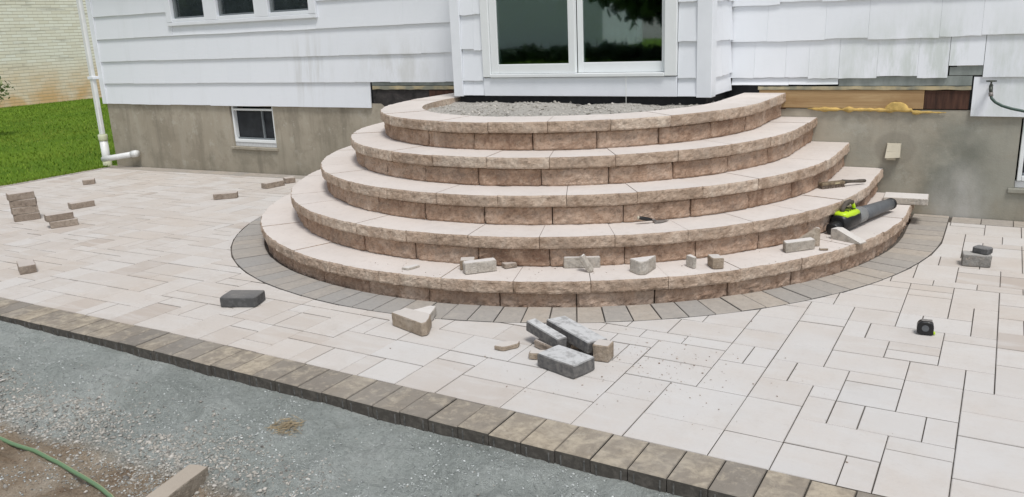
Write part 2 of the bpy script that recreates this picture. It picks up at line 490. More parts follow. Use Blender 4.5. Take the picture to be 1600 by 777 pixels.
# loose ground
t = NT('sand', 1.0, 0.08)
at = t.attr()
sand = t.ramp(t.noise(2.2, 6, 0.62), [(0.30, (0.37, 0.40, 0.375)), (0.5, (0.455, 0.487, 0.46)), (0.68, (0.57, 0.60, 0.57))])
sand = t.mix(t.math('MULTIPLY', t.step(t.noise(48, 7, 0.85), 0.50, 0.66), 0.6), sand, (0.19, 0.205, 0.198))
sand = t.mix(t.math('MULTIPLY', t.step(t.noise(70, 6, 0.85), 0.54, 0.68), 0.5), sand, (0.55, 0.575, 0.565))
soil = t.ramp(t.noise(5, 6, 0.65), [(0.3, (0.28, 0.205, 0.14)), (0.5, (0.44, 0.355, 0.265)), (0.72, (0.57, 0.50, 0.41))])
soil = t.mix(t.math('MULTIPLY', t.step(t.noise(75, 5, 0.8), 0.52, 0.68), 0.65), soil, (0.06, 0.042, 0.028))
soil = t.mix(t.math('MULTIPLY', t.step(t.noise(50, 5, 0.8), 0.58, 0.70), 0.6), soil, (0.50, 0.45, 0.37))
t.color(t.mix(t.step(t.math('ADD', at, t.math('MULTIPLY', t.math('SUBTRACT', t.noise(9, 6, 0.7), 0.5), 0.5)), 0.36, 0.64), sand, soil))
b1 = t.bump(t.noise(38, 7, 0.78), 1.0, 0.03)
t.bump(t.noise(150, 4, 0.75), 0.8, 0.010, b1)
t = NT('pebble', 0.9, 0.2)
t.color(t.ramp(t.attr(), [(0.0, (0.16, 0.15, 0.135)), (0.35, (0.31, 0.295, 0.265)), (0.7, (0.43, 0.405, 0.36)), (1.0, (0.54, 0.51, 0.465))]))
t.bump(t.noise(120, 4), 0.4, 0.004)
t = NT('sand_grain', 0.95, 0.1)
t.color(t.ramp(t.attr(), [(0.0, (0.22, 0.235, 0.225)), (0.5, (0.43, 0.455, 0.44)), (1.0, (0.64, 0.665, 0.645))]))
t = NT('crumb', 0.95, 0.1)
t.color(t.ramp(t.attr(), [(0.0, (0.27, 0.21, 0.165)), (0.5, (0.42, 0.35, 0.30)), (1.0, (0.56, 0.51, 0.46))]))
t = NT('grit', 1.0, 0.1)
g = t.noise(45, 6, 0.8)
t.color(t.ramp(g, [(0.3, (0.24, 0.225, 0.195)), (0.5, (0.42, 0.40, 0.365)), (0.68, (0.58, 0.56, 0.52))])); t.bump(g, 0.7, 0.02)
simple('straw', (0.36, 0.29, 0.19), 0.9, 0.15, 0.3, 30)

# vegetation, neighbours
t = NT('lawn', 1.0, 0.05)
c = t.ramp(t.noise(0.6, 5), [(0.3, (0.085, 0.16, 0.018)), (0.7, (0.14, 0.225, 0.026))])
t.color(c); t.bump(t.noise(40, 4, 0.7), 0.6, 0.03)
t = NT('grass_blade', 0.7, 0.2)
c = t.ramp(t.attr(), [(0.0, (0.09, 0.17, 0.016)), (0.5, (0.16, 0.265, 0.022)), (1.0, (0.25, 0.33, 0.045))])
x, y, z = t.sep()
c = t.mix(t.math('MULTIPLY', t.step(t.noise(0.5, 4), 0.48, 0.62), 0.4), c, (0.22, 0.24, 0.035))
c = t.mix(t.math('MULTIPLY', t.step(t.noise(1.7, 6, 0.7), 0.52, 0.66), 0.5), c, (0.075, 0.135, 0.018))
c = t.mix(t.math('MULTIPLY', t.step(t.noise(3.1, 6, 0.7), 0.60, 0.70), 0.5), c, (0.29, 0.26, 0.10))
t.color(c)
t = NT('leaf', 0.55, 0.3)
t.color(t.ramp(t.attr(), [(0.0, (0.022, 0.048, 0.014)), (0.6, (0.05, 0.095, 0.025)), (1.0, (0.10, 0.15, 0.045))]))
t = NT('shrub_leaf', 0.6, 0.3)
t.color(t.ramp(t.attr(), [(0.0, (0.09, 0.13, 0.04)), (0.6, (0.17, 0.22, 0.09)), (1.0, (0.28, 0.31, 0.15))]))
simple('bark', (0.11, 0.085, 0.065), 0.95, 0.1, 0.4, 18, 0.6)
t = NT('white_brick', 0.9, 0.2)
x, y, z = t.sep()
zr = t.math('DIVIDE', t.math('ADD', z, 1.0), 0.098)
row = t.math('FLOOR', zr); fr = t.math('FRACT', zr)
yr = t.math('ADD', t.math('DIVIDE', y, 0.31), t.math('MULTIPLY', row, 0.5))
fy = t.math('FRACT', yr)
cmb = t.n.new('ShaderNodeCombineXYZ'); t.l.new(t.math('FLOOR', yr), cmb.inputs[0]); t.l.new(row, cmb.inputs[1])
wn_ = t.n.new('ShaderNodeTexWhiteNoise'); wn_.noise_dimensions = '2D'; t.l.new(cmb.outputs[0], wn_.inputs['Vector'])
c = t.ramp(wn_.outputs['Value'], [(0.0, (0.83, 0.775, 0.67)), (0.5, (0.89, 0.85, 0.76)), (1.0, (0.92, 0.89, 0.82))])
worn = t.math('MULTIPLY', t.step(t.noise(1.0, 5, 0.6, t.mapping((1, 0.7, 5.0))), 0.54, 0.64), t.step(wn_.outputs['Value'], 0.25, 0.6))
c = t.mix(t.math('MULTIPLY', worn, 0.6), c, (0.48, 0.44, 0.38))
rust = t.math('MULTIPLY', t.step(z, 1.3, 0.1), t.step(t.noise(1.2, 4), 0.2, 0.55))
c = t.mix(t.math('MULTIPLY', rust, 0.85), c, (0.72, 0.43, 0.17))
jt = t.math('MAXIMUM', t.step(fr, 0.20, 0.10), t.math('MULTIPLY', t.step(fy, 0.05, 0.03), 0.45))
c = t.mix(t.math('MULTIPLY', jt, 0.8), c, (0.36, 0.28, 0.19))
t.color(c)

# tools
simple('lime_plastic', (0.50, 0.72, 0.02), 0.35, 0.5, 0.06, 10)
simple('black_plastic', (0.012, 0.012, 0.013), 0.4, 0.45, 0.2, 20)
simple('grey_plastic', (0.115, 0.122, 0.13), 0.5, 0.4, 0.15, 20)
simple('mid_plastic', (0.21, 0.215, 0.215), 0.5, 0.4, 0.12, 20)
simple('tool_wood', (0.20, 0.155, 0.105), 0.8, 0.2, 0.35, 40, 0.3)
simple('tool_dark', (0.10, 0.085, 0.07), 0.8, 0.25, 0.3, 40, 0.3)
simple('bristle', (0.19, 0.15, 0.12), 0.95, 0.1, 0.4, 80, 0.6)
simple('steel', (0.27, 0.25, 0.235), 0.55, 0.5, 0.2, 40, 0.2, 0.4)

# ------------------------------------------------------------------ key dimensions
W = 7.27                      # face of the foundation
CX, CY = -3.28, 6.55          # centre of the round steps
RAD = [2.745, 2.480, 2.215, 1.945, 1.680]
TOP = [0.164, 0.367, 0.570, 0.774, 0.977]
RING = 2.995
def gz(x, y=0):               # the patio falls slightly towards the lawn
    return min(0.0, 0.0143 * (x + 4.0))

# ------------------------------------------------------------------ ground
g = MB()
g.box(-60, 40, -70, 60, -0.6, -0.30)
gr = g.build('ground', 'sand')
for a in gr.data.attributes['tint'].data: a.value = 1.0
tag(gr, kind='structure')

# sand / soil bed in front of the patio, a relief sheet
def bed_height(x, y):
    v = Vector((x, y, 0))
    h = -0.070 - 0.055 * min(1, max(0, (2.45 - y) / 0.8))
    h += 0.042 * noise.fractal(v * 1.6 + Vector((3, 1, 0)), 0.8, 2.0, 4) + 0.034 * noise.fractal(Vector((x * 2.2, y * 5.0, 7)), 0.9, 2.0, 3)
    h += 0.024 * noise.fractal(v * 7.0, 0.7, 2.0, 4) + 0.0060 * noise.fractal(v * 30.0, 0.7, 2.0, 3)
    h += 0.022 * math.exp(-((y - 2.28 - 0.12 * noise.noise(Vector((x * 1.3, 0, 5)))) / 0.09) ** 2)   # raked ridge
    h -= 0.020 * math.exp(-((x + 1.95) / 0.35) ** 2 - ((y - 2.27) / 0.10) ** 2)                       # trowelled hollow
    if y > 2.45: h = h * (1 - (y - 2.45) / 0.12) + (-0.052) * ((y - 2.45) / 0.12) if y < 2.57 else -0.052
    return h
def band_y(x): return 1.97 + 0.13 * min(0, x + 3.6) - 0.02 * max(0, x + 2.6)
nx, ny = 680, 240
xs = np.linspace(-7.6, 2.6, nx); ys = np.linspace(-1.2, 2.70, ny)
V = np.zeros((nx * ny, 3)); T = np.zeros(nx * ny)
k = 0
for yv in ys:
    for xv in xs:
        V[k] = (xv, yv, bed_height(xv, yv))
        bnd = band_y(xv) - 0.10 + 0.10 * noise.noise(Vector((xv * 1.7, yv * 1.5, 9)))
        T[k] = min(1, max(0, 0.5 + (bnd - yv) * 3.2))
        k += 1
I = np.arange(nx * ny).reshape(ny, nx)
F = np.stack([I[:-1, :-1].ravel(), I[:-1, 1:].ravel(), I[1:, 1:].ravel(), I[1:, :-1].ravel()], 1)
tag(np_mesh('sand_bed', V, F, 'sand', T, True), kind='structure')

# pebbles
ico = np.array([(0, 0, 1)] + [(math.cos(a) * .894, math.sin(a) * .894, .447) for a in np.arange(5) * 2 * math.pi / 5]
               + [(math.cos(a) * .894, math.sin(a) * .894, -.447) for a in (np.arange(5) + .5) * 2 * math.pi / 5] + [(0, 0, -1)])
icf = np.array([(0, i + 1, (i + 1) % 5 + 1) for i in range(5)] + [(i + 1, i + 6, (i + 1) % 5 + 1) for i in range(5)]
               + [((i + 1) % 5 + 1, i + 6, (i + 1) % 5 + 6) for i in range(5)] + [(11, (i + 1) % 5 + 6, i + 6) for i in range(5)])
def pebbles(name, P, S, mat, tints, flat=0.55):
    n = len(P)
    V = np.zeros((n, 12, 3))
    for i in range(n):
        v = ico * (1 + rng.uniform(-.28, .28, (12, 1)))
        v = v * np.array([1, rng.uniform(.5, .95), rng.uniform(.35, .9) * flat * 1.4]) * S[i]
        a = rng.uniform(0, 6.28); ca, sa = math.cos(a), math.sin(a)
        tl = rng.uniform(-.4, .4)
        x, y, z = v[:, 0] * ca - v[:, 1] * sa, v[:, 0] * sa + v[:, 1] * ca, v[:, 2]
        V[i, :, 0], V[i, :, 1], V[i, :, 2] = x, y, z + x * tl
        V[i] += P[i]
    F = (icf[None] + (np.arange(n) * 12)[:, None, None]).reshape(-1, 3)
    return np_mesh(name, V.reshape(-1, 3), F, mat, np.repeat(tints, 12))
P, S, TT = [], [], []
def drop(n, xr, yr, sr, dens):
    c = 0
    while c < n:
        x, y = rng.uniform(*xr), rng.uniform(*yr)
        if rng.uniform() > dens(x, y): continue
        s = sr[0] * (sr[1] / sr[0]) ** (rng.uniform() ** 2.2)
        P.append((x, y, bed_height(x, y) + s * .02)); S.append(s); TT.append(np.clip(rng.normal(.55, .25), 0, 1)); c += 1
def band(x, y):
    cen = band_y(x)
    q = noise.noise(Vector((x * 2.6, y * 2.6, 2)))
    return max(0.0, math.exp(-((y - cen) / 0.15) ** 2) * (0.55 + 1.1 * q) * min(1.0, max(0.06, (-2.05 - x) / 0.6)))
drop(17000, (-5.6, -1.3), (1.1, 2.45), (0.0025, 0.0115), band)
drop(90, (-5.0, -1.6), (1.4, 2.3), (0.012, 0.022), band)
drop(300, (-5.6, -0.6), (1.2, 2.5), (0.002, 0.009), lambda x, y: 0.5)
drop(420, (-5.0, -1.8), (0.9, 2.0), (0.004, 0.013), lambda x, y: 0.4)
tag(pebbles('gravel', np.array(P), np.array(S), 'pebble', np.array(TT)), 'loose grey and white gravel strewn along the sand edge', 'gravel', kind='stuff')

P, S, TT = [], [], []
while len(P) < 20000:
    x, y = rng.uniform(-6.2, 0.2), rng.uniform(1.5, 2.54)
    if rng.uniform() > 0.35 + 0.9 * noise.noise(Vector((x * 3.1, y * 3.1, 4))) + 0.3 * noise.noise(Vector((x * 11, y * 11, 8))): continue
    s = 0.0016 * (4.2 ** (rng.uniform() ** 1.7))
    P.append((x, y, bed_height(x, y) + s * .15)); S.append(s); TT.append(rng.uniform())
tag(pebbles('sand_grit', np.array(P), np.array(S), 'sand_grain', np.array(TT)), 'coarse blue-grey stone dust grains over the bedding strip', 'sand', kind='stuff')

# straw clump on the sand
sb = MB()
for i in range(150):
    a, r = random.uniform(0, 6.28), random.uniform(0, 1) ** .7 * 0.085
    x, y = -2.62 + r * math.cos(a), 2.31 + 0.75 * r * math.sin(a)
    z = bed_height(x, y) + 0.002 + 0.016 * random.random() * (1 - r / 0.09)
    b = random.uniform(0, 6.28); L = random.uniform(.012, .035)
    sb.tube([(x - L * math.cos(b), y - L * math.sin(b), z), (x + L * math.cos(b), y + L * math.sin(b), z + random.uniform(-.004, .012))], 0.0011, 4)
tag(sb.build('straw_clump', 'straw'), 'small tan clump of straw lying on the blue-grey sand', 'straw', kind='stuff')

# ------------------------------------------------------------------ lawn
lw = MB()
lw.box(-60, -11.22, 2.0, 40, -0.29, -0.115)
lw.box(-11.215, 14, W + 8.6, 40, -0.29, -0.115)
lw.box(-60, 40, -70, -3.5, -0.299, -0.20)
tag(lw.build('lawn', 'lawn'), kind='structure')
n = 60000
u = rng.uniform(0, 1, n)
bx = -11.23 - 15.2 * u ** 1.25
by = 4.4 + rng.uniform(0, 1, n) * (14.0)
hh = rng.uniform(.02, .05, n); ww = rng.uniform(.004, .010, n) * (1 + 0.8 * u)
bx[:3500] = rng.uniform(-11.26, -11.13, 3500); by[:3500] = rng.uniform(4.2, 7.15, 3500)
ang = rng.uniform(0, 6.28, n); lean = rng.uniform(-.03, .03, (n, 2))
A = np.stack([bx - ww * np.cos(ang), by - ww * np.sin(ang), np.full(n, -.117)], 1)
B = np.stack([bx + ww * np.cos(ang), by + ww * np.sin(ang), np.full(n, -.117)], 1)
C = np.stack([bx + lean[:, 0], by + lean[:, 1], -.115 + hh], 1)
V = np.stack([A, B, C], 1).reshape(-1, 3)
tag(np_mesh('grass', V, np.arange(3 * n).reshape(-1, 3), 'grass_blade', np.repeat(np.clip(rng.normal(.5, .22, n), 0, 1), 3)),
    'short green mown grass beside the patio', 'grass', kind='stuff')

# ------------------------------------------------------------------ patio
pb = MB()
bedpoly = [(-11.20, 2.56), (-4.0, 2.56), (3.0, 2.56), (3.0, W - 0.002), (-4.0, W - 0.002), (-11.20, W - 0.002)]
pb.prism([bedpoly[0], bedpoly[1], bedpoly[4], bedpoly[5]], -0.16, -0.009, dz=gz)
pb.prism(bedpoly[1:5], -0.16, -0.0095)
patio = tag(pb.build('patio', 'bedding'), kind='structure')

U = 0.1171
IX0, IX1, NJ = -94, 24, 37
X_of = lambda i: -0.03 + U * i
Y_of = lambda j: 2.775 + 0.1158 * j
occ = {}
pieces = []
def place(i, j, w, h):
    for a in range(i, i + w):
        for b in range(j, j + h):
            if (a, b) in occ or not (IX0 <= a < IX1 and 0 <= b < NJ): return False
    for a in range(i, i + w):
        for b in range(j, j + h): occ[(a, b)] = 1
    pieces.append((i, j, w, h)); return True
for p in [(-5, 2, 3, 2), (-5, 0, 2, 2), (-3, 0, 1, 2), (-2, 0, 2, 3), (-2, 3, 2, 1), (-4, 4, 1, 2), (-3, 4, 2, 2), (-1, 4, 1, 2),
          (-4, 6, 2, 2), (-4, 8, 2, 1), (-2, 6, 2, 3), (-2, 9, 2, 2), (-5, 9, 3, 2), (0, 9, 1, 2), (-3, 11, 2, 1), (-3, 12, 2, 1),
          (-1, 11, 2, 3), (-1, 14, 2, 1), (-5, 11, 2, 2), (-5, 13, 1, 2), (-4, 13, 3, 2), (-5, 15, 2, 2), (-3, 15, 1, 2), (-2, 15, 2, 2),
          (0, 15, 1, 2), (0, 17, 1, 2), (-1, 17, 1, 2), (-1, 19, 2, 3), (-3, 17, 2, 3), (-3, 20, 2, 1), (-7, 2, 2, 3), (-7, 5, 2, 2), (-6, 7, 2, 2),
          (-7, 9, 2, 2), (-7, 11, 2, 3), (-7, 14, 2, 1), (-7, 15, 2, 2), (0, 0, 3, 2), (0, 2, 3, 3), (0, 5, 3, 2), (0, 7, 2, 2), (1, 9, 2, 3), (1, 12, 3, 2),
          (-10, 0, 3, 2), (-12, 0, 2, 3), (-10, 2, 3, 3), (-12, 3, 2, 2), (-9, 5, 2, 3), (-12, 5, 3, 2)]:
    place(*p)
prnd = random.Random(21)
def tri(j):
    out = []
    cand = [(2, 2)] * 6 + [(3, 2)] * 6 + [(2, 3)] * 4 + [(1, 2)] * 3 + [(2, 1)] * 2
    prnd.shuffle(cand)
    return cand
for (i, j) in sorted([(i, j) for i in range(IX0, IX1) for j in range(NJ)], key=lambda c: -c[0] + 0.83 * c[1]):
    if True:
        if (i, j) in occ: continue
        for w, h in tri(j) + [(1, 2), (2, 1), (1, 1)]:
            # avoid a one-cell sliver at the far side
            if place(i - w + 1, j, w, h): break

def clip(poly, nx_, ny_, d):
    """keep the part of poly with p.n > d"""
    out = []
    n = len(poly)
    for q in range(n):
        a, b = poly[q], poly[(q + 1) % n]
        da, db = a[0] * nx_ + a[1] * ny_ - d, b[0] * nx_ + b[1] * ny_ - d
        if da >= 0: out.append(a)
        if da * db < 0:
            t_ = da / (da - db)
            out.append((a[0] + (b[0] - a[0]) * t_, a[1] + (b[1] - a[1]) * t_))
    return out
cells = []
for (i, j, w, h) in pieces:
    gx, gy = 0.0016, 0.0024
    x0, x1 = X_of(i) + gx, X_of(i + w) - gx
    y0, y1 = Y_of(j) + gy, min(Y_of(j + h), W - 0.215) - gy
    if y1 - y0 < 0.02 or x0 < -11.05: x0 = max(x0, -11.05)
    if x1 - x0 < 0.03 or y1 - y0 < 0.02: continue
    poly = [(x0, y0), (x1, y0), (x1, y1), (x0, y1)]
    mx, my = (x0 + x1) / 2, (y0 + y1) / 2
    if my > CY:
        s = 1 if mx > CX else -1
        poly = clip(poly, s, 0, s * CX + RING + 0.004)
    else:
        dx, dy = mx - CX, my - CY
        L = math.hypot(dx, dy)
        if L < RING + 0.35:
            dx, dy = dx / L, dy / L
            poly = clip(poly, dx, dy, dx * CX + dy * CY + RING + 0.004)
    if len(poly) < 3: continue
    area = 0.5 * abs(sum(poly[q][0] * poly[(q + 1) % len(poly)][1] - poly[(q + 1) % len(poly)][0] * poly[q][1] for q in range(len(poly))))
    if area < 0.0006: continue
    cells.append((poly, area, mx, my))
# on-screen size decides which pavers become single objects
def seen(c):
    _, a, mx, my = c
    v = Vector((mx, my, -EYE))
    dep = v.dot(fwd)
    if dep < 0.5: return 0
    px, py = v.dot(r2) / dep, v.dot(d2) / dep
    inside = abs(px) < 0.66 and abs(py) < 0.34
    hid = 1.0
    if math.hypot(mx - CX, my - CY) < 6 and my > CY and mx < CX: hid = 0.35
    return a * EYE / dep ** 3 * (1 if inside else 0.02) * hid
cells.sort(key=seen, reverse=True)
rest = MB()
for q, (poly, a, mx, my) in enumerate(cells):
    tx, ty, tz = random.gauss(0, .0018), random.gauss(0, .0012), random.gauss(0, .0005)
    dz = lambda x, y: gz(x) + tz + (x - mx) * tx + (y - my) * ty
    tint = min(1, max(0, random.gauss(.52 - 0.015 * max(0, -mx - 4), .18)))
    mb = rest if q >= 290 else MB()
    mb.prism(poly, -0.055, 0.0, 0.0028, tint, dz)
    if q < 290:
        mb.build('paver', 'patio_paver', patio, origin=(mx, my, 0))
tag(rest.build('paver_field', 'patio_paver', patio), kind='stuff')

# border row along the front edge, with spacer nibs on the open side
x = -9.4
k = 0
while x < 2.6:
    w = 0.1525
    mb = MB()
    tint = min(1, max(0, random.gauss(.5, .3)))
    tx, tz = random.gauss(0, .004), random.gauss(0, .0012)
    yo = random.gauss(0, .0012)
    mb.prism([(x, 2.545 + yo), (x + w - .0025, 2.545 + yo), (x + w - .0025, 2.770), (x, 2.770)], -0.080, 0.004, 0.004, tint,
             lambda a, b: gz(a) + tz + (a - x) * tx)
    zc = gz(x) + tz
    sd = MB()
    for sx in (0.022, 0.124):
        sd.box(x + sx, x + sx + .006, 2.5415 + yo, 2.546 + yo, -0.078 + zc, -0.012 + zc)
    o = mb.build('border_paver', 'border_paver', patio, origin=(x + w / 2, 2.66, 0))
    s2 = sd.build('spacer_nib', 'nib', o)
    s2.matrix_parent_inverse = Matrix.Translation((-(x + w / 2), -2.66, 0))
    x += 0.1541; k += 1
# row along the house wall, and along the lawn edge
for xa, xb in ((-11.05, CX - RING - 0.02), (CX + RING + 0.02, 2.6)):
    x = xa
    while x < xb - 0.05:
        w = min(random.choice([0.215, 0.215, 0.205]), xb - x)
        MB().prism([(x, W - 0.208), (x + w - .004, W - 0.208), (x + w - .004, W - 0.012), (x, W - 0.012)], -0.06, 0.0015, 0.003,
                   min(1, max(0, random.gauss(.75, .2))), gz).build('wall_row_paver', 'ring_paver', patio, origin=(x + w / 2, W - .11, 0))
        x += w
y = 2.80
while y < W - 0.05:
    h = min(0.215, W - 0.012 - y)
    MB().prism([(-11.19, y), (-11.06, y), (-11.06, y + h - .004), (-11.19, y + h - .004)], -0.06, 0.0015, 0.003,
               min(1, max(0, random.gauss(.8, .15))), gz).build('edge_paver', 'ring_paver', patio, origin=(-11.12, y + h / 2, gz(-11) * 0))
    y += h

# path running round the steps: angle in degrees, straight beyond +-90
def arc(th, r, ref):
    a = abs(th); s = 1 if th >= 0 else -1
    if a <= 90:
        return CX + r * math.sin(math.radians(th)), CY - r * math.cos(math.radians(th))
    return CX + s * r, min(CY + math.radians(a - 90) * ref, W - 0.004)
def amax(ref): return 90 + math.degrees((W - 0.004 - CY) / ref)

# dark ring of pavers at the foot of the steps
th = -amax(2.87)
step = math.degrees(0.154 / 2.90)
while th < amax(2.87) - 0.5:
    t0, t1 = th, min(th + step, amax(2.87))
    gi, go = 0.05, 0.05
    a0, a1 = t0 + gi, t1 - gi
    poly = [arc(a0, RING - 0.003, 2.87), arc(a1, RING - 0.003, 2.87), arc(a1 - .02, 2.735, 2.87), arc(a0 + .02, 2.735, 2.87)]
    mx, my = sum(p[0] for p in poly) / 4, sum(p[1] for p in poly) / 4
    tint = min(1, max(0, random.gauss(0.25 if th < 5 else 0.45 + 0.004 * th, .32)))
    tz = random.gauss(0, .001)
    MB().prism(poly, -0.06, 0.003, 0.003, tint, lambda x, y: gz(x) + tz).build('ring_paver', 'ring_paver', patio, origin=(mx, my, 0))
    th += step

# ------------------------------------------------------------------ round steps
stairs = empty('round_stairs', (CX, CY, 0))
tag(stairs, 'five-tier curved stone stairs with pale caps and rough tan risers below the patio door', 'stairs')
SINV = Matrix.Translation((-CX, -CY, 0))
def sbuild(mb, name, mat, smooth=False):
    o = mb.build(name, mat, None, smooth)
    o.parent = stairs; o.matrix_parent_inverse = SINV
    return o
def split_stone(t0, t1, rf, rb, z0, z1, ref, amp, cham, seed, nt=18, nz=7, tint=.5, flat_top=False):
    """one stone: rough split face at radius rf, flat other sides"""
    mb = MB()
    v = []
    off = Vector((seed * 3.7, seed * 1.9, seed * 0.7))
    for a in range(nt + 1):
        for b in range(nz + 1):
            ft, fz = a / nt, b / nz
            th = t0 + (t1 - t0) * ft
            z = z0 + (z1 - z0) * fz
            L = math.radians(t1 - t0) * ref
            s = ft * L
            p = Vector((s, z, 0)) + off
            d = amp * (noise.fractal(p * 11, 0.7, 2.0, 3) + 0.75 * noise.fractal(p * 34, 0.6, 2.0, 3))
            d += amp * 0.9 * noise.noise(p * 5)
            e = min(s, L - s)
            if e < 0.014: d -= cham * (1 - e / 0.014)
            ez = min(z - z0, z1 - z)
            zt = 0.010
            if ez < zt: d -= cham * (1 - ez / zt)
            zz = z
            if 0 < b < nz: zz += 0.25 * (z1 - z0) / nz * noise.noise(p * 40)
            x, y = arc(th, rf + d, ref)
            v.append((x, y, zz))
    f = []
    ix = lambda a, b: a * (nz + 1) + b
    for a in range(nt):
        for b in range(nz):
            f.append((ix(a, b), ix(a + 1, b), ix(a + 1, b + 1), ix(a, b + 1)))
    nb = len(v)
    for a in range(nt + 1):
        th = t0 + (t1 - t0) * a / nt
        for z in (z0, z1):
            x, y = arc(th, rb, ref)
            v.append((x, y, z))
    bk = lambda a, b: nb + a * 2 + b
    for a in range(nt):
        f.append((ix(a, nz), ix(a + 1, nz), bk(a + 1, 1), bk(a, 1)))
        f.append((ix(a, 0), bk(a, 0), bk(a + 1, 0), ix(a + 1, 0)))
        f.append((bk(a, 0), bk(a, 1), bk(a + 1, 1), bk(a + 1, 0)))
    f.append(tuple(ix(0, b) for b in range(nz + 1)) + (bk(0, 1), bk(0, 0)))
    f.append(tuple(ix(nt, b) for b in range(nz + 1))[::-1] + (bk(nt, 0), bk(nt, 1)))
    return mb.add(v, f, tint)

BJ = [(16.68, 9.87), (11.93, 10.87), (10.67, 12.08), (6.29, 13.65), (0.83, 15.75)]     # riser joints: phase, pitch in degrees
CJ = [(18.72, 9.62), (21.46, 10.70), (13.58, 11.70), (8.80, 13.00), (5.54, 15.00)]     # cap joints
CAPT = 0.076
for i in range(5):
    R, z1 = RAD[i], TOP[i]
    rf = R - 0.036
    zb = -0.05 if i == 0 else TOP[i - 1] + 0.0015
    am = amax(rf)
    # dark fill behind the stones
    core = MB()
    pts = [arc(-am + 2 * am * q / 60, rf - 0.11, rf) for q in range(61)]
    if i < 4:
        core.prism(pts, -0.06 if i == 0 else TOP[i - 1] - 0.09, z1 - CAPT - 0.004)
        sbuild(core, 'core_fill', 'stair_core')
    ph, pit = BJ[i]
    js = [ph + pit * q for q in range(-40, 40) if -am + 1.5 < ph + pit * q < am - 1.5]
    js = [-am] + js + [am]
    for q in range(len(js) - 1):
        gap = math.degrees(0.0032 / rf)
        a0, a1 = js[q] + gap + random.uniform(-.04, .04), js[q + 1] - gap
        nt = max(6, int(32 * (a1 - a0) / pit))
        rb = rf - (0.14 if i < 4 else 0.22)
        sbuild(split_stone(a0, a1, rf + random.gauss(0, .0015), rb, zb, z1 - CAPT - 0.001, rf, 0.0085, 0.009, i * 31 + q + 1, nt, 10,
                           min(1, max(0, random.gauss(.5, .28)))), 'riser_block', 'step_block', False)
    ph, pit = CJ[i]
    am = amax(R)
    js = [ph + pit * q for q in range(-40, 40) if -am + 1.5 < ph + pit * q < am - 1.5]
    js = [-am] + js + [am]
    for q in range(len(js) - 1):
        gap = math.degrees(0.0018 / R)
        a0, a1 = js[q] + gap, js[q + 1] - gap
        nt = max(6, int(34 * (a1 - a0) / pit))
        rb = R - (0.345 if i < 4 else 0.36)
        tz = random.gauss(0, .0012)
        sbuild(split_stone(a0, a1, R + random.gauss(0, .001), rb, z1 - CAPT + tz, z1 + tz, R, 0.0062, 0.005, i * 31 + q + 200, nt, 7,
                           min(1, max(0, random.gauss(.5, .3)))), 'step_cap', 'step_cap', False)

# grit filling the landing behind the top caps
ri = RAD[4] - 0.30
lv, lf = [], []
am = amax(ri)
NA, NR = 90, 26
for a in range(NA + 1):
    ex, ey = arc(-am + 2 * am * a / NA, ri, ri)
    for b in range(NR + 1):
        f_ = b / NR
        x = ex * (1 - f_) + (CX + (ex - CX) * 0.15) * f_
        y = ey * (1 - f_) + (W - 0.05) * f_ if abs(ey - W) > .3 else ey
        p = Vector((x, y, 3))
        z = 0.905 + 0.02 * noise.fractal(p * 3, .8, 2, 3) + 0.008 * noise.fractal(p * 22, .7, 2, 3) + 0.025 * min(1, max(0, (y - 5.3)) / 1.2)
        lv.append((x, y, z))
for a in range(NA):
    for b in range(NR):
        lf.append((a * (NR + 1) + b, (a + 1) * (NR + 1) + b, (a + 1) * (NR + 1) + b + 1, a * (NR + 1) + b + 1))
gm = MB().add(lv, lf)
go = gm.build('landing_fill', 'grit', None, True)
tag(go, 'grey crushed stone filling the landing behind the top caps', 'gravel', kind='stuff')
P, S, TT = [], [], []
while len(P) < 2600:
    x, y = rng.uniform(CX - 1.35, CX + 1.35), rng.uniform(5.2, 7.0)
    if y < CY and math.hypot(x - CX, y - CY) > ri - .01: continue
    if y >= CY and abs(x - CX) > ri - .01: continue
    p = Vector((x, y, 3))
    s = 0.004 * (0.02 / 0.004) ** (rng.uniform() ** 2)
    z = 0.905 + 0.02 * noise.fractal(p * 3, .8, 2, 3) + 0.008 * noise.fractal(p * 22, .7, 2, 3) + 0.025 * min(1, max(0, (y - 5.3)) / 1.2)
    P.append((x, y, z + s * .2)); S.append(s); TT.append(np.clip(rng.normal(.72, .22), 0, 1))
tag(pebbles('landing_gravel', np.array(P), np.array(S), 'pebble', np.array(TT)), 'small grey stones lying on the stair landing below the door', 'gravel', kind='stuff')

# ------------------------------------------------------------------ house
HX0, HX1, HZ = -11.13, 3.2, 3.06
BX0, BX1, BY = -4.58, -2.09, 6.66           # door bay
house = empty('white_house', (0, W, 0))
tag(house, 'white shingle-sided house on a stained concrete foundation with a sliding patio door', 'house')
HINV = Matrix.Translation((0, -W, 0))
def hb(mb, name, mat, parent=None, smooth=False):
    o = mb.build(name, mat, None, smooth)
    o.parent = parent or house
    if parent is None: o.matrix_parent_inverse = HINV
    else: o.matrix_parent_inverse = parent.matrix_parent_inverse.copy() if False else Matrix.Identity(4)
    return o
def wall_boxes(mb, x0, x1, z0, z1, y0, y1, holes):
    xs_ = sorted({x0, x1} | {h[0] for h in holes} | {h[1] for h in holes})
    zs_ = sorted({z0, z1} | {h[2] for h in holes} | {h[3] for h in holes})
    for a in range(len(xs_) - 1):
        for b in range(len(zs_) - 1):
            mx, mz = (xs_[a] + xs_[a + 1]) / 2, (zs_[b] + zs_[b + 1]) / 2
            if mx < x0 or mx > x1 or mz < z0 or mz > z1: continue
            if any(h[0] < mx < h[1] and h[2] < mz < h[3] for h in holes): continue
            mb.box(xs_[a], xs_[a + 1], y0, y1, zs_[b], zs_[b + 1])
    return mb
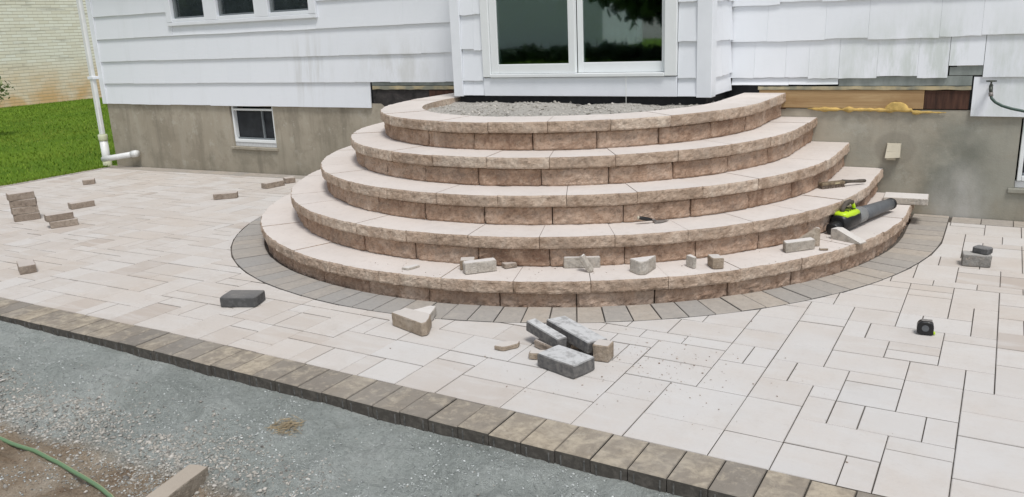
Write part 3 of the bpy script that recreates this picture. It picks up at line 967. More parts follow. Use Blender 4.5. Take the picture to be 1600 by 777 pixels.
BW = (-8.56, -7.78, 0.27, 0.79)             # basement window, left
BW2 = (0.13, 0.93, 0.25, 0.79)              # basement window, right
KW = (-9.42, -6.90, 1.86, 2.85)             # kitchen window opening
def grid_wall(x0, x1, z0, z1, y0, y1, holes, name, mat):
    """front sheet with real openings and reveals (no inner faces)"""
    mb = MB()
    xs_ = sorted({x0, x1} | {h[0] for h in holes} | {h[1] for h in holes})
    zs_ = sorted({z0, z1} | {h[2] for h in holes} | {h[3] for h in holes})
    for a in range(len(xs_) - 1):
        for b in range(len(zs_) - 1):
            mx, mz = (xs_[a] + xs_[a + 1]) / 2, (zs_[b] + zs_[b + 1]) / 2
            if any(h[0] < mx < h[1] and h[2] < mz < h[3] for h in holes): continue
            X0, X1, Z0, Z1 = xs_[a], xs_[a + 1], zs_[b], zs_[b + 1]
            mb.add([(X0, y0, Z0), (X1, y0, Z0), (X1, y0, Z1), (X0, y0, Z1)], [(0, 1, 2, 3)])
            mb.add([(X0, y1, Z0), (X1, y1, Z0), (X1, y1, Z1), (X0, y1, Z1)], [(0, 3, 2, 1)])
    for h in holes:
        a, b, c_, d = h
        mb.add([(a, y0, c_), (a, y0, d), (a, y1, d), (a, y1, c_)], [(0, 1, 2, 3)])
        mb.add([(b, y0, c_), (b, y1, c_), (b, y1, d), (b, y0, d)], [(0, 1, 2, 3)])
        mb.add([(a, y0, c_), (a, y1, c_), (b, y1, c_), (b, y0, c_)], [(0, 1, 2, 3)])
        mb.add([(a, y0, d), (b, y0, d), (b, y1, d), (a, y1, d)], [(0, 1, 2, 3)])
    mb.add([(x0, y0, z0), (x0, y1, z0), (x0, y1, z1), (x0, y0, z1)], [(0, 1, 2, 3)])
    mb.add([(x1, y0, z0), (x1, y0, z1), (x1, y1, z1), (x1, y1, z0)], [(0, 1, 2, 3)])
    mb.add([(x0, y0, z1), (x1, y0, z1), (x1, y1, z1), (x0, y1, z1)], [(0, 1, 2, 3)])
    return hb(mb, name, mat)
grid_wall(HX0 + 0.02, HX1 - 0.02, -0.35, 0.845, W, W + 0.22, [BW, BW2], 'foundation', 'foundation')
grid_wall(HX0, HX1, 0.85, HZ, W + 0.004, W + 0.14, [KW, (BX0 + 0.1, BX1 - 0.1, 0.9, HZ - 0.2)], 'sheathing', 'membrane')
mb = MB(); mb.box(HX0, HX0 + 0.12, W + 0.142, W + 8.5, -0.35, HZ); mb.box(HX1 - 0.12, HX1, W + 0.142, W + 8.5, -0.35, HZ); mb.box(HX0 + .122, HX1 - .122, W + 8.38, W + 8.5, -0.35, HZ)
hb(mb, 'rear_walls', 'siding')
mb = MB()
for s in (0, 1):
    ya, yb = (W - 0.30, W + 4.25) if s == 0 else (W + 8.8, W + 4.25)
    x0, x1 = HX0 - 0.3, HX1 + 0.3
    za, zb_ = HZ + 0.01, HZ + 1.7
    mb.add([(x0, ya, za), (x1, ya, za), (x1, yb, zb_), (x0, yb, zb_), (x0, ya, za + .12), (x1, ya, za + .12), (x1, yb, zb_ + .12), (x0, yb, zb_ + .12)],
           [(0, 1, 2, 3), (4, 5, 6, 7), (0, 1, 5, 4), (0, 3, 7, 4), (1, 2, 6, 5)])
hb(mb, 'roof', 'roofing')
# dark rooms behind the glass
mb = MB()
mb.box(HX0 + 0.2, BX0 - 0.5, W + 0.6, W + 4, 1.0, 1.02); mb.box(HX0 + 0.2, BX0 - .5, W + 3.9, W + 4, 1.02, 3.0)
hb(mb, 'kitchen_interior', 'room_wall')
mb = MB()
x0, x1, y0, y1, z0, z1 = BX0 + 0.15, BX1 - 0.15, BY + 0.14, W + 3.6, 1.14, 2.98
mb.add([(x, y, z) for z in (z0, z1) for y in (y0, y1) for x in (x0, x1)], [(0, 1, 3, 2), (4, 6, 7, 5), (2, 3, 7, 6), (0, 2, 6, 4), (1, 5, 7, 3)])
hb(mb, 'room_interior', 'room_wall')
for w_ in (BW, BW2):
    mb = MB()
    x0, x1, y0, y1, z0, z1 = w_[0] - .1, w_[1] + .1, W + 0.225, W + 1.6, w_[2] - .1, w_[3] + .05
    mb.add([(x, y, z) for z in (z0, z1) for y in (y0, y1) for x in (x0, x1)], [(0, 1, 3, 2), (4, 6, 7, 5), (2, 3, 7, 6), (0, 2, 6, 4), (1, 5, 7, 3)])
    hb(mb, 'basement_interior', 'room_wall')

# --- shingles
def shingle_run(x0, x1, zb, zt, jog, wr, y=W, axis='x', flip=1):
    """one course between x0 and x1 as separate shingles"""
    x = x0
    first = True
    while x < x1 - 0.02:
        w = random.uniform(*wr)
        if x1 - (x + w) < wr[0] * 0.6: w = x1 - x
        g_ = 0.0005
        a, b = x + (0 if first else g_), min(x + w, x1) - g_
        first = False
        j = random.uniform(-jog, jog)
        zz = zb + j
        yb, yt = -0.028 - random.uniform(0, .0006), -0.007
        v = []
        n = 4
        # wavy butt edge
        for q in range(n + 1):
            xx = a + (b - a) * q / n
            zw = zz + random.uniform(-1, 1) * min(.0035, jog * .6)
            v += [(xx, yb, zw), (xx, yb + .016, zw), (xx, yt, zt), (xx, yt + 0.006, zt)]
        f = []
        for q in range(n):
            o_ = q * 4
            f += [(o_, o_ + 4, o_ + 6, o_ + 2), (o_, o_ + 1, o_ + 5, o_ + 4), (o_ + 1, o_ + 3, o_ + 7, o_ + 5), (o_ + 2, o_ + 6, o_ + 7, o_ + 3)]
        f += [(0, 2, 3, 1), (n * 4, n * 4 + 1, n * 4 + 3, n * 4 + 2)]
        if axis == 'x':
            v = [(p[0], p[1] + y, p[2]) for p in v]
        else:
            v = [(y - p[1], p[0], p[2]) for p in v]
        hb(MB().add(v, f, random.random()), 'shingle', 'siding')
        x += w
rows = [0.80, 1.085, 1.388, 1.692, 1.995, 2.30, 2.60, 3.05]
for k in range(7):
    zb, zt = rows[k], rows[k + 1] + 0.012
    if zt > HZ: zt = HZ - .01
    # left wall
    L0, L1 = HX0 + 0.075, BX0 - 0.02
    if k == 0: shingle_run(L0, -6.175, zb, zt, .003, (.5, .9))
    elif k == 3: 
        shingle_run(L0, KW[0], zb, zt, .0025, (.5, .9)); shingle_run(KW[0] + .001, KW[1], zb, KW[2] - .045, .004, (.5, .9)); shingle_run(KW[1] + .001, L1, zb, zt, .0025, (.4, .8))
    elif 3 < k < 6 or k == 6:
        shingle_run(L0, KW[0] - .05, zb, zt, .0025, (.5, .9)); shingle_run(KW[1] + .05, L1, zb, zt, .0025, (.4, .8))
    else: shingle_run(L0, L1, zb, zt, .003, (.4, .8))
    # right wall
    r0, r1 = BX1 - 0.02, HX1 - 0.08
    zr = zb + 0.018
    if k == 0:
        shingle_run(-0.213, r1, zb + .004, 1.10, .002, (.9, 1.2))
    elif k == 1:
        shingle_run(r0, -1.19, zr, zt + .018, .011, (.16, .30)); shingle_run(-1.189, -0.395, zr, zt + .018, .011, (.2, .34))
        shingle_run(-0.392, -0.16, zr + .085, zt + .018, .001, (.3, .4)); shingle_run(-0.157, r1, zr, zt + .018, .011, (.25, .45))
    else: shingle_run(r0, r1, zr, zt + .018, .011, (.25, .55))
# short filler shingles below the second course, left end of the right gap
shingle_run(-2.07, -1.19, 1.045, 1.11, .004, (.3, .5), W + 0.006)
# bay front and right side
brow = [1.002, 1.142, 1.425, 1.742, 2.05, 2.36, 2.66, 3.05]
for k in range(7):
    zb, zt = brow[k], min(HZ - .02, brow[k + 1] + .012)
    shingle_run(BX0 + 0.095, -4.255, zb, zt, .007 if k else .001, (.11, .2), BY)
    shingle_run(-2.345, BX1 - 0.095, zb + .012 * bool(k), zt + .012, .009 if k else .001, (.11, .2), BY)
    shingle_run(BY + 0.085, W - 0.028, zb + .012 * bool(k), zt + .012, .010 if k else .001, (.13, .22), BX1 - 0.002, 'y')

# trim boards
def trim(name, x0, x1, y0, y1, z0, z1, mat='trim', c=.003, parent=None):
    return hb(MB().bbox(x0, x1, y0, y1, z0, z1, c), name, mat, parent)
trim('corner_board', HX0 - 0.03, HX0 + 0.073, W - 0.034, W + 0.12, 0.80, HZ - .01)
trim('corner_board', HX1 - 0.08, HX1 + 0.02, W - 0.034, W + 0.12, 0.80, HZ - .01)
trim('corner_board', BX0 - 0.012, BX0 + 0.093, BY - 0.036, BY + 0.07, 0.992, HZ - .01)
trim('corner_board', BX1 - 0.093, BX1 + 0.034, BY - 0.036, BY + 0.083, 0.992, HZ - .01)
hb(MB().box(BX0 + 0.004, BX0 + 0.09, BY + 0.072, W + .003, 1.0, HZ - .02), 'bay_side', 'siding')
hb(MB().box(BX1 - 0.09, BX1 - 0.004, BY + 0.085, W + .003, 1.01, HZ - .02), 'bay_side', 'membrane')
mb = MB(); mb.box(BX0 + 0.094, -4.30, BY - .002, BY + .09, 1.01, HZ - .03); mb.box(-2.30, BX1 - 0.094, BY - .002, BY + .09, 1.01, HZ - .03)
hb(mb, 'bay_wall', 'membrane')
hb(MB().box(-4.30 + .001, -2.30 - .001, BY + .02, BY + .09, 1.01, 1.16), 'bay_sill', 'membrane')
trim('skirt_board', -4.250, -2.350, BY - 0.030, BY + 0.018, 0.998, 1.163)
# black membrane under the bay
hb(MB().box(BX0 + 0.03, BX1 - 0.02, BY + 0.005, W + .002, 0.80, 0.991), 'bay_membrane', 'membrane')

# sliding patio door
door = empty('patio_door', (0, 0, 0)); door.parent = house; door.matrix_parent_inverse = HINV
D0, D1, DZ0, DZ1 = -4.205, -2.410, 1.170, 3.0
def db(mb, name, mat):
    o = mb.build(name, mat); o.parent = door; return o
mb = MB()
db(MB().bbox(D0 - .04, D0 + .045, BY - .045, BY + .09, DZ0, DZ1), 'door_jamb', 'vinyl')
db(MB().bbox(D1 - .045, D1 + .06, BY - .045, BY + .09, DZ0, DZ1), 'door_jamb', 'vinyl')
db(MB().bbox(D0 + .046, D1 - .046, BY - .055, BY + .09, DZ0 - .003, DZ0 + .028), 'sill_track', 'vinyl')
db(MB().bbox(D0 + .046, D1 - .046, BY - .04, BY + .09, DZ1 - .06, DZ1), 'door_head', 'vinyl')
def sash(x0, x1, yf, yb, sl, sr, sbot, name):
    zt0 = DZ0 + .030
    mb = MB()
    mb.bbox(x0, x0 + sl, yf, yb, zt0, DZ1 - .062); mb.bbox(x1 - sr, x1, yf, yb, zt0, DZ1 - .062)
    mb.bbox(x0 + sl, x1 - sr, yf + .001, yb - .001, zt0, zt0 + sbot); mb.bbox(x0 + sl, x1 - sr, yf + .001, yb - .001, DZ1 - .14, DZ1 - .062)
    db(mb, name, 'vinyl')
    ym = (yf + yb) / 2
    db(MB().box(x0 + sl + .001, x1 - sr - .001, ym + .006, ym + .012, zt0 + sbot + .001, DZ1 - .141), 'door_glass', 'glass')
    db(MB().box(x0 + sl + .001, x1 - sr - .001, ym - .012, ym - .006, zt0 + sbot + .001, DZ1 - .141), 'door_glass', 'glass')
sash(D0 + .047, -3.285, BY - .030, BY + .018, .078, .065, .085, 'fixed_sash')
sash(-3.283, D1 - .047, BY + .020, BY + .064, .055, .045, .088, 'sliding_sash')

# kitchen window: three lights
kw = empty('kitchen_window', (0, 0, 0)); kw.parent = house; kw.matrix_parent_inverse = HINV
def kb(mb, name, mat):
    o = mb.build(name, mat); o.parent = kw; return o
mb = MB()
mb.bbox(KW[0] - .045, KW[0] + .06, W - .055, W + .1, KW[2] + .001, KW[3] + .05); mb.bbox(KW[1] - .06, KW[1] + .045, W - .055, W + .1, KW[2] + .001, KW[3] + .05)
mb.bbox(KW[0] + .061, KW[1] - .061, W - .054, W + .1, KW[3] - .04, KW[3] + .05)
kb(mb, 'window_frame', 'trim')
kb(MB().bbox(KW[0] - .05, KW[1] + .05, W - .052, W + .1, KW[2] - .045, KW[2]), 'window_sill', 'trim')
lights = [(-9.355, -8.745), (-8.505, -7.850), (-7.610, -6.965)]
for (a, b) in ((-8.743, -8.507), (-7.848, -7.612)):
    kb(MB().bbox(a, b, W - .050, W + .08, KW[2] + .002, KW[3] - .041), 'mullion', 'trim')
for (a, b) in lights:
    kb(MB().bbox(a + .001, b - .001, W - .046, W + .02, KW[2] + .001, KW[2] + .042), 'stool', 'trim')
    mb = MB()
    mb.bbox(a + .001, a + .035, W - .012, W + .05, KW[2] + .043, KW[3] - .041); mb.bbox(b - .02, b - .001, W - .012, W + .05, KW[2] + .043, KW[3] - .041)
    mb.bbox(a + .036, b - .021, W - .011, W + .049, KW[2] + .043, KW[2] + .063)
    kb(mb, 'sash', 'grey_frame')
    kb(MB().box(a + .036, b - .021, W + .034, W + .036, KW[2] + .064, KW[3] - .041), 'added_screen', 'added_screen_dark')  # added dark sheet behind the glass, sets the pane tone
    kb(MB().box(a + .036, b - .021, W + .016, W + .021, KW[2] + .064, KW[3] - .041), 'pane', 'window_glass')

# basement windows
def basement(w_):
    e = empty('basement_window', (0, 0, 0)); e.parent = house; e.matrix_parent_inverse = HINV
    a, b, c_, d = w_
    def wbuild(mb, n_, m_):
        o = mb.build(n_, m_); o.parent = e
    mb = MB()
    mb.bbox(a + .012, a + .042, W + .02, W + .10, c_ + .06, d - .002); mb.bbox(b - .042, b - .012, W + .02, W + .10, c_ + .06, d - .002)
    mb.bbox(a + .043, b - .043, W + .021, W + .10, d - .055, d - .03); mb.bbox(a + .043, b - .043, W + .021, W + .10, c_ + .06, c_ + .098)
    wbuild(mb, 'frame', 'vinyl')
    xm = a + (b - a) * .66
    mb = MB(); mb.bbox(xm, xm + .022, W + .045, W + .075, c_ + .099, d - .056); mb.bbox(a + .043, b - .043, W + .05, W + .07, c_ + .099, c_ + .118)
    wbuild(mb, 'meeting_rail', 'grey_frame')
    wbuild(MB().box(a + .043, xm - .001, W + .079, W + .084, c_ + .119, d - .056), 'pane', 'window_glass')
    wbuild(MB().box(xm + .023, b - .043, W + .078, W + .083, c_ + .099, d - .056), 'pane', 'window_glass')
    wbuild(MB().box(a + .043, b - .043, W + .0755, W + .0765, c_ + .119, d - .056), 'added_screen', 'added_basement_screen')  # screen extended across both panes, added to hide the mirrored lawn
    wbuild(MB().bbox(a - .04, b + .02, W - .022, W + .10, c_ - .030, c_ + .004), 'sill', 'foundation')
    wbuild(MB().bbox(a + .002, b - .002, W + .03, W + .09, c_ + .005, c_ + .059), 'sub_sill', 'aluminium')
basement(BW); basement(BW2)

# gap in the siding left of the bay: tar paper over the rim board, an old strip on top
mb = MB()
nn = 30
v, f = [], []
for q in range(nn + 1):
    x = -6.15 + (BX0 - 0.02 + 6.15) * q / nn
    for b in range(5):
        z = 0.815 + 0.185 * b / 4
        v.append((x, W - 0.004 + 0.010 * noise.noise(Vector((x * 4, z * 8, 1))), z))
for q in range(nn):
    for b in range(4): f.append((q * 5 + b, (q + 1) * 5 + b, (q + 1) * 5 + b + 1, q * 5 + b + 1))
hb(mb.add(v, f), 'tar_paper', 'tar_paper', None, True)
hb(MB().bbox(-5.36, BX0 - .02, W - 0.010, W + .003, 0.84, 0.995, .002), 'rim_board', 'dark_wood')
def ragged(name, mat, x0, x1, z0, z1, y0, y1, rg, n=40, seed=0):
    v, f = [], []
    for q in range(n + 1):
        x = x0 + (x1 - x0) * q / n
        za = z0 + rg * noise.noise(Vector((x * 9, seed, 0))); zb = z1 + rg * noise.noise(Vector((x * 11, seed + 5, 0)))
        v += [(x, y0, za), (x, y0, zb), (x, y1, zb), (x, y1, za)]
    for q in range(n):
        o_ = q * 4
        for r_ in range(4): f.append((o_ + r_, o_ + 4 + r_, o_ + 4 + (r_ + 1) % 4, o_ + (r_ + 1) % 4))
    f += [(0, 1, 2, 3), (n * 4, n * 4 + 3, n * 4 + 2, n * 4 + 1)]
    return hb(MB().add(v, f), name, mat)
ragged('nailing_strip', 'old_wood', -6.14, BX0 - .02, 1.004, 1.042, W - 0.018, W + .003, .006, 50, 1)
ragged('felt_strip', 'grey_felt', -6.15, BX0 - .02, 1.046, 1.083, W - 0.010, W + .003, .006, 50, 2)
# gap right of the bay
hb(MB().bbox(-1.83, -0.545, W - 0.012, W + .003, 0.852, 1.000, .003), 'rim_board', 'raw_wood')
hb(MB().bbox(-0.543, -0.232, W - 0.006, W + .003, 0.852, 0.998, .003), 'rim_board', 'dark_wood')
hb(MB().bbox(-2.06, -1.60, W - 0.006, W - .0005, 0.84, 0.870, .001), 'sill_shim', 'dark_wood')
ragged('nailing_strip', 'old_wood', -1.84, -0.225, 1.003, 1.030, W - 0.020, W + .003, .005, 60, 3)
ragged('felt_strip', 'grey_felt', -1.185, -0.225, 1.034, 1.108, W - 0.010, W + .003, .003, 40, 4)
hb(MB().bbox(-0.385, -0.158, W - 0.012, W + .003, 1.112, 1.186, .002), 'felt_patch', 'grey_felt')
hb(MB().bbox(-0.392, -0.335, W - 0.020, W - .0125, 1.176, 1.20, .002), 'dark_flap', 'membrane')
hb(MB().bbox(-0.333, -0.195, W - 0.022, W - .0125, 1.184, 1.20, .002), 'wood_lath', 'old_wood')
# squeezed-out insulating foam on the sill plate
v, f = [], []
n = 110
for q in range(n + 1):
    x = -1.42 + 1.04 * q / n
    amp = 0.016 * (1 - 0.7 * max(0, (x + 0.62) / .24)) * min(1, q / 8) * min(1, (n - q) / 5)
    r0 = max(0.003, amp * (0.8 + 0.9 * noise.noise(Vector((x * 16, 0, 3)))))
    zc = 0.842 - (0.016 if x > -0.62 else 0) + 0.007 * noise.noise(Vector((x * 9, 4, 0)))
    for s in range(8):
        a = 2 * math.pi * s / 8
        v.append((x, W - 0.012 + r0 * 1.2 * math.cos(a), zc + r0 * 1.15 * math.sin(a)))
for q in range(n):
    for s in range(8): f.append((q * 8 + s, q * 8 + (s + 1) % 8, (q + 1) * 8 + (s + 1) % 8, (q + 1) * 8 + s))
mb = MB().add(v, f)
v, f = [], []
for a in range(13):
    for b in range(6):
        t_, p_ = math.pi * a / 12, math.pi / 2 * b / 5
        k_ = 1 + .10 * noise.noise(Vector((a * .6, b * .8, 2)))
        v.append((-0.735 + 0.090 * k_ * math.cos(t_) * math.sin(p_), W - 0.012 - 0.024 * k_ * math.cos(p_), 0.842 + 0.066 * k_ * math.sin(t_) * math.sin(p_)))
for a in range(12):
    for b in range(5): f.append((a * 6 + b, (a + 1) * 6 + b, (a + 1) * 6 + b + 1, a * 6 + b + 1))
mb.add(v, f)
hb(mb, 'spray_foam', 'foam', None, True)

# exhaust vent hood
mb = MB()
x0, x1 = -0.785, -0.680
mb.add([(x0, W - .004, .575), (x1, W - .004, .575), (x1, W - .004, .455), (x0, W - .004, .455),
        (x0 + .005, W - .030, .572), (x1 - .005, W - .030, .572), (x1 + .002, W - .085, .470), (x0 - .002, W - .085, .462)],
       [(0, 1, 5, 4), (4, 5, 6, 7), (0, 4, 7, 3), (1, 2, 6, 5)])
vh = hb(mb, 'vent_hood', 'vent_plastic')
mb = MB().bbox(x0 + .008, x1 - .03, W - .06, W - .052, .445, .52, .001)
fl = mb.build('vent_flap', 'vent_plastic'); fl.parent = vh

# spigot on the right-hand shingle
sp = empty('spigot', (0, 0, 0)); sp.parent = house; sp.matrix_parent_inverse = HINV
def spb(mb, n_, m_, s=True):
    o = mb.build(n_, m_, None, s); o.parent = sp
spb(MB().tube([(-0.095, W - .025, 1.035), (-0.095, W - .095, 1.035), (-0.093, W - .12, 1.02), (-.09, W - .135, 0.992)], [.015, .014, .014, .012], 10), 'faucet_body', 'brass')
mb = MB()
for a in range(6):
    t_ = a * math.pi / 3
    mb.tube([(-0.095, W - .10, 1.075), (-0.095 + .032 * math.cos(t_), W - .10 + .032 * math.sin(t_), 1.075)], .0035, 6)
mb.tube([(-0.095 + .032 * math.cos(q * math.pi / 8), W - .10 + .032 * math.sin(q * math.pi / 8), 1.075) for q in range(17)], .005, 6)
mb.tube([(-0.095, W - .10, 1.035), (-0.095, W - .10, 1.078)], .006, 8)
spb(mb, 'faucet_handle', 'brass')

# green hose hanging from the spigot
h2 = empty('hanging_hose', (-.09, W - .135, .97))
tag(h2, 'dark green garden hose screwed to the outdoor faucet at the right edge', 'hose')
def hp(mb, n_, m_):
    o = mb.build(n_, m_, None, True); o.parent = h2; o.matrix_parent_inverse = Matrix.Translation((.09, -(W - .135), -.97))
pts = [(-.089, W - .137, .975), (-.082, W - .15, .952), (-.055, W - .165, .925), (-.01, W - .17, .900), (.05, W - .17, .880), (.13, W - .165, .862), (.24, W - .15, .83),
       (.38, W - .14, .76), (.55, W - .13, .62), (.75, W - .14, .42), (.92, W - .16, .2), (1.05, W - .22, .03), (1.3, W - .4, .014), (1.7, W - .6, .014)]
hp(MB().tube(pts, .0105, 10), 'hose_tube', 'hose_dark')
hp(MB().tube([(-.0905, W - .1355, .993), (-.0875, W - .140, .966)], .0155, 12), 'coupling', 'steel')

# thin white line hanging below the door sill
tag(MB().tube([(-2.79, BY - .062, 1.168), (-2.789, BY - .064, 0.94)], .0022, 6).build('plumb_string', 'string'),
    'thin white string hanging from the patio door sill to the gravel', 'string')

# downspout at the left corner
dsp = empty('downspout', (-11.22, W - .04, -.1))
tag(dsp, 'white downspout running down the left house corner into a drain pipe', 'downspout')
DINV = Matrix.Translation((11.22, -(W - .04), .1))
def dp(mb, n_, m_, s=False):
    o = mb.build(n_, m_, None, s); o.parent = dsp; o.matrix_parent_inverse = DINV
    return o
dp(MB().bbox(-11.262, -11.186, W - .110, W - .048, 0.36, HZ - .05, .012), 'downspout_leader', 'pvc_white')
dp(MB().tube([(-11.225, W - .08, -.2), (-11.225, W - .08, .29)], .056, 18), 'drain_riser', 'pvc_white', True)
dp(MB().tube([(-11.225, W - .08, .27), (-11.225, W - .08, .285), (-11.225, W - .08, .355), (-11.225, W - .08, .365)], [.058, .066, .066, .06], 18), 'coupling', 'pvc_old', True)
dp(MB().tube([(-11.225, W - .08, -.2), (-11.225, W - .08, .03)], .061, 18), 'drain_socket', 'pvc_old', True)
dp(MB().bbox(-11.29, -11.16, W - .12, W - .0, 1.15, 1.19, .004), 'strap', 'trim')
pv = empty('overflow_pipe', (-11.13, W - .2, .03))
tag(pv, 'short white plastic pipe leaning from the downspout base against the wall', 'pipe')
o = MB().tube([(-11.12, W - .20, .025), (-10.90, W - .15, .055), (-10.56, W - .075, .105)], .040, 16).build('pipe_run', 'pvc_white', None, True)
o.parent = pv; o.matrix_parent_inverse = Matrix.Translation((11.13, -(W - .2), -.03))
o = MB().tube([(-10.60, W - .084, .10), (-10.53, W - .069, .11), (-10.50, W - .063, .115)], [.049, .049, .043], 16).build('pipe_cap', 'pvc_white', None, True)
o.parent = pv; o.matrix_parent_inverse = Matrix.Translation((11.13, -(W - .2), -.03))

# garden hose across the soil
hs_pts = [(-5.6, 1.70), (-4.9, 1.71), (-4.3, 1.695), (-3.85, 1.69), (-3.5, 1.70), (-3.16, 1.675), (-2.95, 1.64), (-2.80, 1.585), (-2.6, 1.46), (-2.3, 1.2), (-2.0, 0.8), (-1.9, 0.2)]
dense = []
for q in range(len(hs_pts) - 1):
    for s in range(6):
        f_ = s / 6
        p0, p1 = hs_pts[max(q - 1, 0)], hs_pts[q]
        p2, p3 = hs_pts[q + 1], hs_pts[min(q + 2, len(hs_pts) - 1)]
        cr = [0.5 * (2 * p1[d] + (p2[d] - p0[d]) * f_ + (2 * p0[d] - 5 * p1[d] + 4 * p2[d] - p3[d]) * f_ ** 2 + (3 * p1[d] - p0[d] - 3 * p2[d] + p3[d]) * f_ ** 3) for d in (0, 1)]
        dense.append((cr[0], cr[1], bed_height(*cr)))
zsm = [sum(p[2] for p in dense[max(0, i - 8):i + 9]) / len(dense[max(0, i - 8):i + 9]) for i in range(len(dense))]
dense = [(p[0], p[1], max(0.45 * p[2] + 0.55 * zs_, zs_) + .012) for p, zs_ in zip(dense, zsm)]
hm = MB().tube(dense, .0092, 12)
hm.t = [1.0 if (i % 12) in (7, 8) else 0.0 for i in range(len(hm.t))]
tag(hm.build('garden_hose', 'hose_green', None, True), 'light green garden hose lying across the brown soil at lower left', 'hose')

# ------------------------------------------------------------------ loose stones
def loose(name, label, cat, poly, z0, h, mat, rough=0.002, cham=0.004, group=None, sub=5):
    """stone offcut standing on z0 with a polygon footprint, edges and faces slightly broken"""
    n = len(poly)
    a = sum(poly[i][0] * poly[(i + 1) % n][1] - poly[(i + 1) % n][0] * poly[i][1] for i in range(n))
    if a < 0: poly = poly[::-1]
    cx, cy = sum(p[0] for p in poly) / n, sum(p[1] for p in poly) / n
    ring = []
    for i in range(n):
        p, q = poly[i], poly[(i + 1) % n]
        for s in range(sub):
            ring.append((p[0] + (q[0] - p[0]) * s / sub - cx, p[1] + (q[1] - p[1]) * s / sub - cy, s == 0))
    m = len(ring)
    v, f = [], []
    lev = [(0, -cham * .6), (min(.004, h * .1), 0), (h * .35, 0), (h * .7, 0), (h - cham, 0), (h, -cham)]
    sd = random.uniform(0, 50)
    for z, ins in lev:
        for (x, y, corner) in ring:
            d = math.hypot(x, y) or 1
            e = ins - (cham * .8 if corner else 0)
            e += rough * (noise.fractal(Vector((x * 30 + sd, y * 30, z * 30)), .7, 2, 3) * 1.4)
            k_ = 1 + e / d
            v.append((x * k_, y * k_, z))
    L = len(lev)
    for l in range(L - 1):
        for i in range(m): f.append((l * m + i, l * m + (i + 1) % m, (l + 1) * m + (i + 1) % m, (l + 1) * m + i))
    f.append(tuple(range(m))[::-1]); f.append(tuple((L - 1) * m + i for i in range(m)))
    o = MB().add(v, f, random.random()).build(name, mat)
    o.location = (cx, cy, z0)
    return tag(o, label, cat, group)
def rect(cx, cy, L, w, deg):
    a = math.radians(deg); c_, s_ = math.cos(a), math.sin(a)
    return [(cx + x * c_ - y * s_, cy + x * s_ + y * c_) for x, y in ((-L / 2, -w / 2), (L / 2, -w / 2), (L / 2, w / 2), (-L / 2, w / 2))]
zz = gz(-8.5) + .002
for q, (lab, dx, dy, dr) in enumerate([('bottom brick of the four-high stack at the left edge of the patio', 0, 0, 0), ('second brick from the bottom of the four-high stack at left', -.01, -.005, 6),
                                       ('third brick from the bottom of the four-high stack at left', -.018, .0, -4), ('topmost brick of the four-high stack at the left edge', -.035, -.005, 8)]):
    loose('cut_brick', lab, 'brick', rect(-8.44 + dx, 4.44 + dy, .235, .15, 62 + dr), zz + q * .071, .069, 'loose_brick', .002, .005, 'loose bricks on the left patio')
zz = gz(-7.7) + .002
loose('cut_brick', 'lower brick of the two-high pair beside the tall stack', 'brick', rect(-7.70, 4.38, .24, .13, 64), zz, .062, 'loose_brick', .002, .005, 'loose bricks on the left patio')
loose('cut_brick', 'upper brick of the two-high pair beside the tall stack', 'brick', rect(-7.735, 4.365, .24, .13, 69), zz + .064, .062, 'loose_brick', .002, .005, 'loose bricks on the left patio')
B_ = 'loose bricks on the left patio'
loose('cut_brick', 'single long brick lying just behind the two-high pair', 'brick', rect(-8.46, 5.04, .24, .13, 74), gz(-8.4) + .002, .062, 'loose_brick', .002, .005, B_)
loose('cut_brick', 'small brick nearest the lawn and the downspout', 'brick', rect(-9.95, 6.08, .14, .17, 55), gz(-9.9) + .002, .06, 'loose_brick', .002, .005, B_)
loose('cut_brick', 'short brick nearest the dark border at the far left', 'brick', rect(-6.345, 3.26, .235, .115, 155), gz(-6.3) + .002, .062, 'loose_brick', .002, .005, B_)
loose('cut_brick', 'single brick in mid patio in front of the basement window', 'brick', rect(-7.17, 5.89, .25, .12, 42), gz(-7.2) + .002, .06, 'loose_brick', .002, .005, B_)
loose('cut_brick', 'longer of two bricks lying end to end by the house wall', 'brick', rect(-7.155, 6.56, .25, .11, 80), gz(-7.1) + .002, .06, 'loose_brick', .002, .005, B_)
loose('cut_brick', 'shorter of two bricks lying end to end by the house wall', 'brick', rect(-7.17, 6.83, .12, .12, 60), gz(-7.1) + .002, .06, 'loose_brick', .002, .005, B_)
loose('grey_paver', 'dark grey paver lying alone on the pale patio left of the stairs', 'paver', rect(-4.02, 3.325, .235, .155, 22), .003, .064, 'grey_paver', .001, .005)
# wedge offcuts
loose('stone_wedge', 'rough tan wedge of cap stone in front of the stairs', 'stone', [(-2.885, 3.40), (-2.615, 3.325), (-2.60, 3.36), (-2.655, 3.475), (-2.86, 3.50)], .004, .078, 'offcut', .004, .005)
loose('stone_wedge', 'flat pale sliver lying behind the rough tan wedge', 'stone', [(-2.86, 3.512), (-2.70, 3.52), (-2.755, 3.66), (-2.80, 3.655)], .004, .05, 'pale_offcut', .002, .004)
loose('stone_shard', 'small flat grey shard between the wedge and the rubble pile', 'shard', [(-2.16, 3.335), (-2.10, 3.335), (-2.055, 3.41), (-2.07, 3.455), (-2.14, 3.42)], .003, .022, 'offcut', .003, .005)
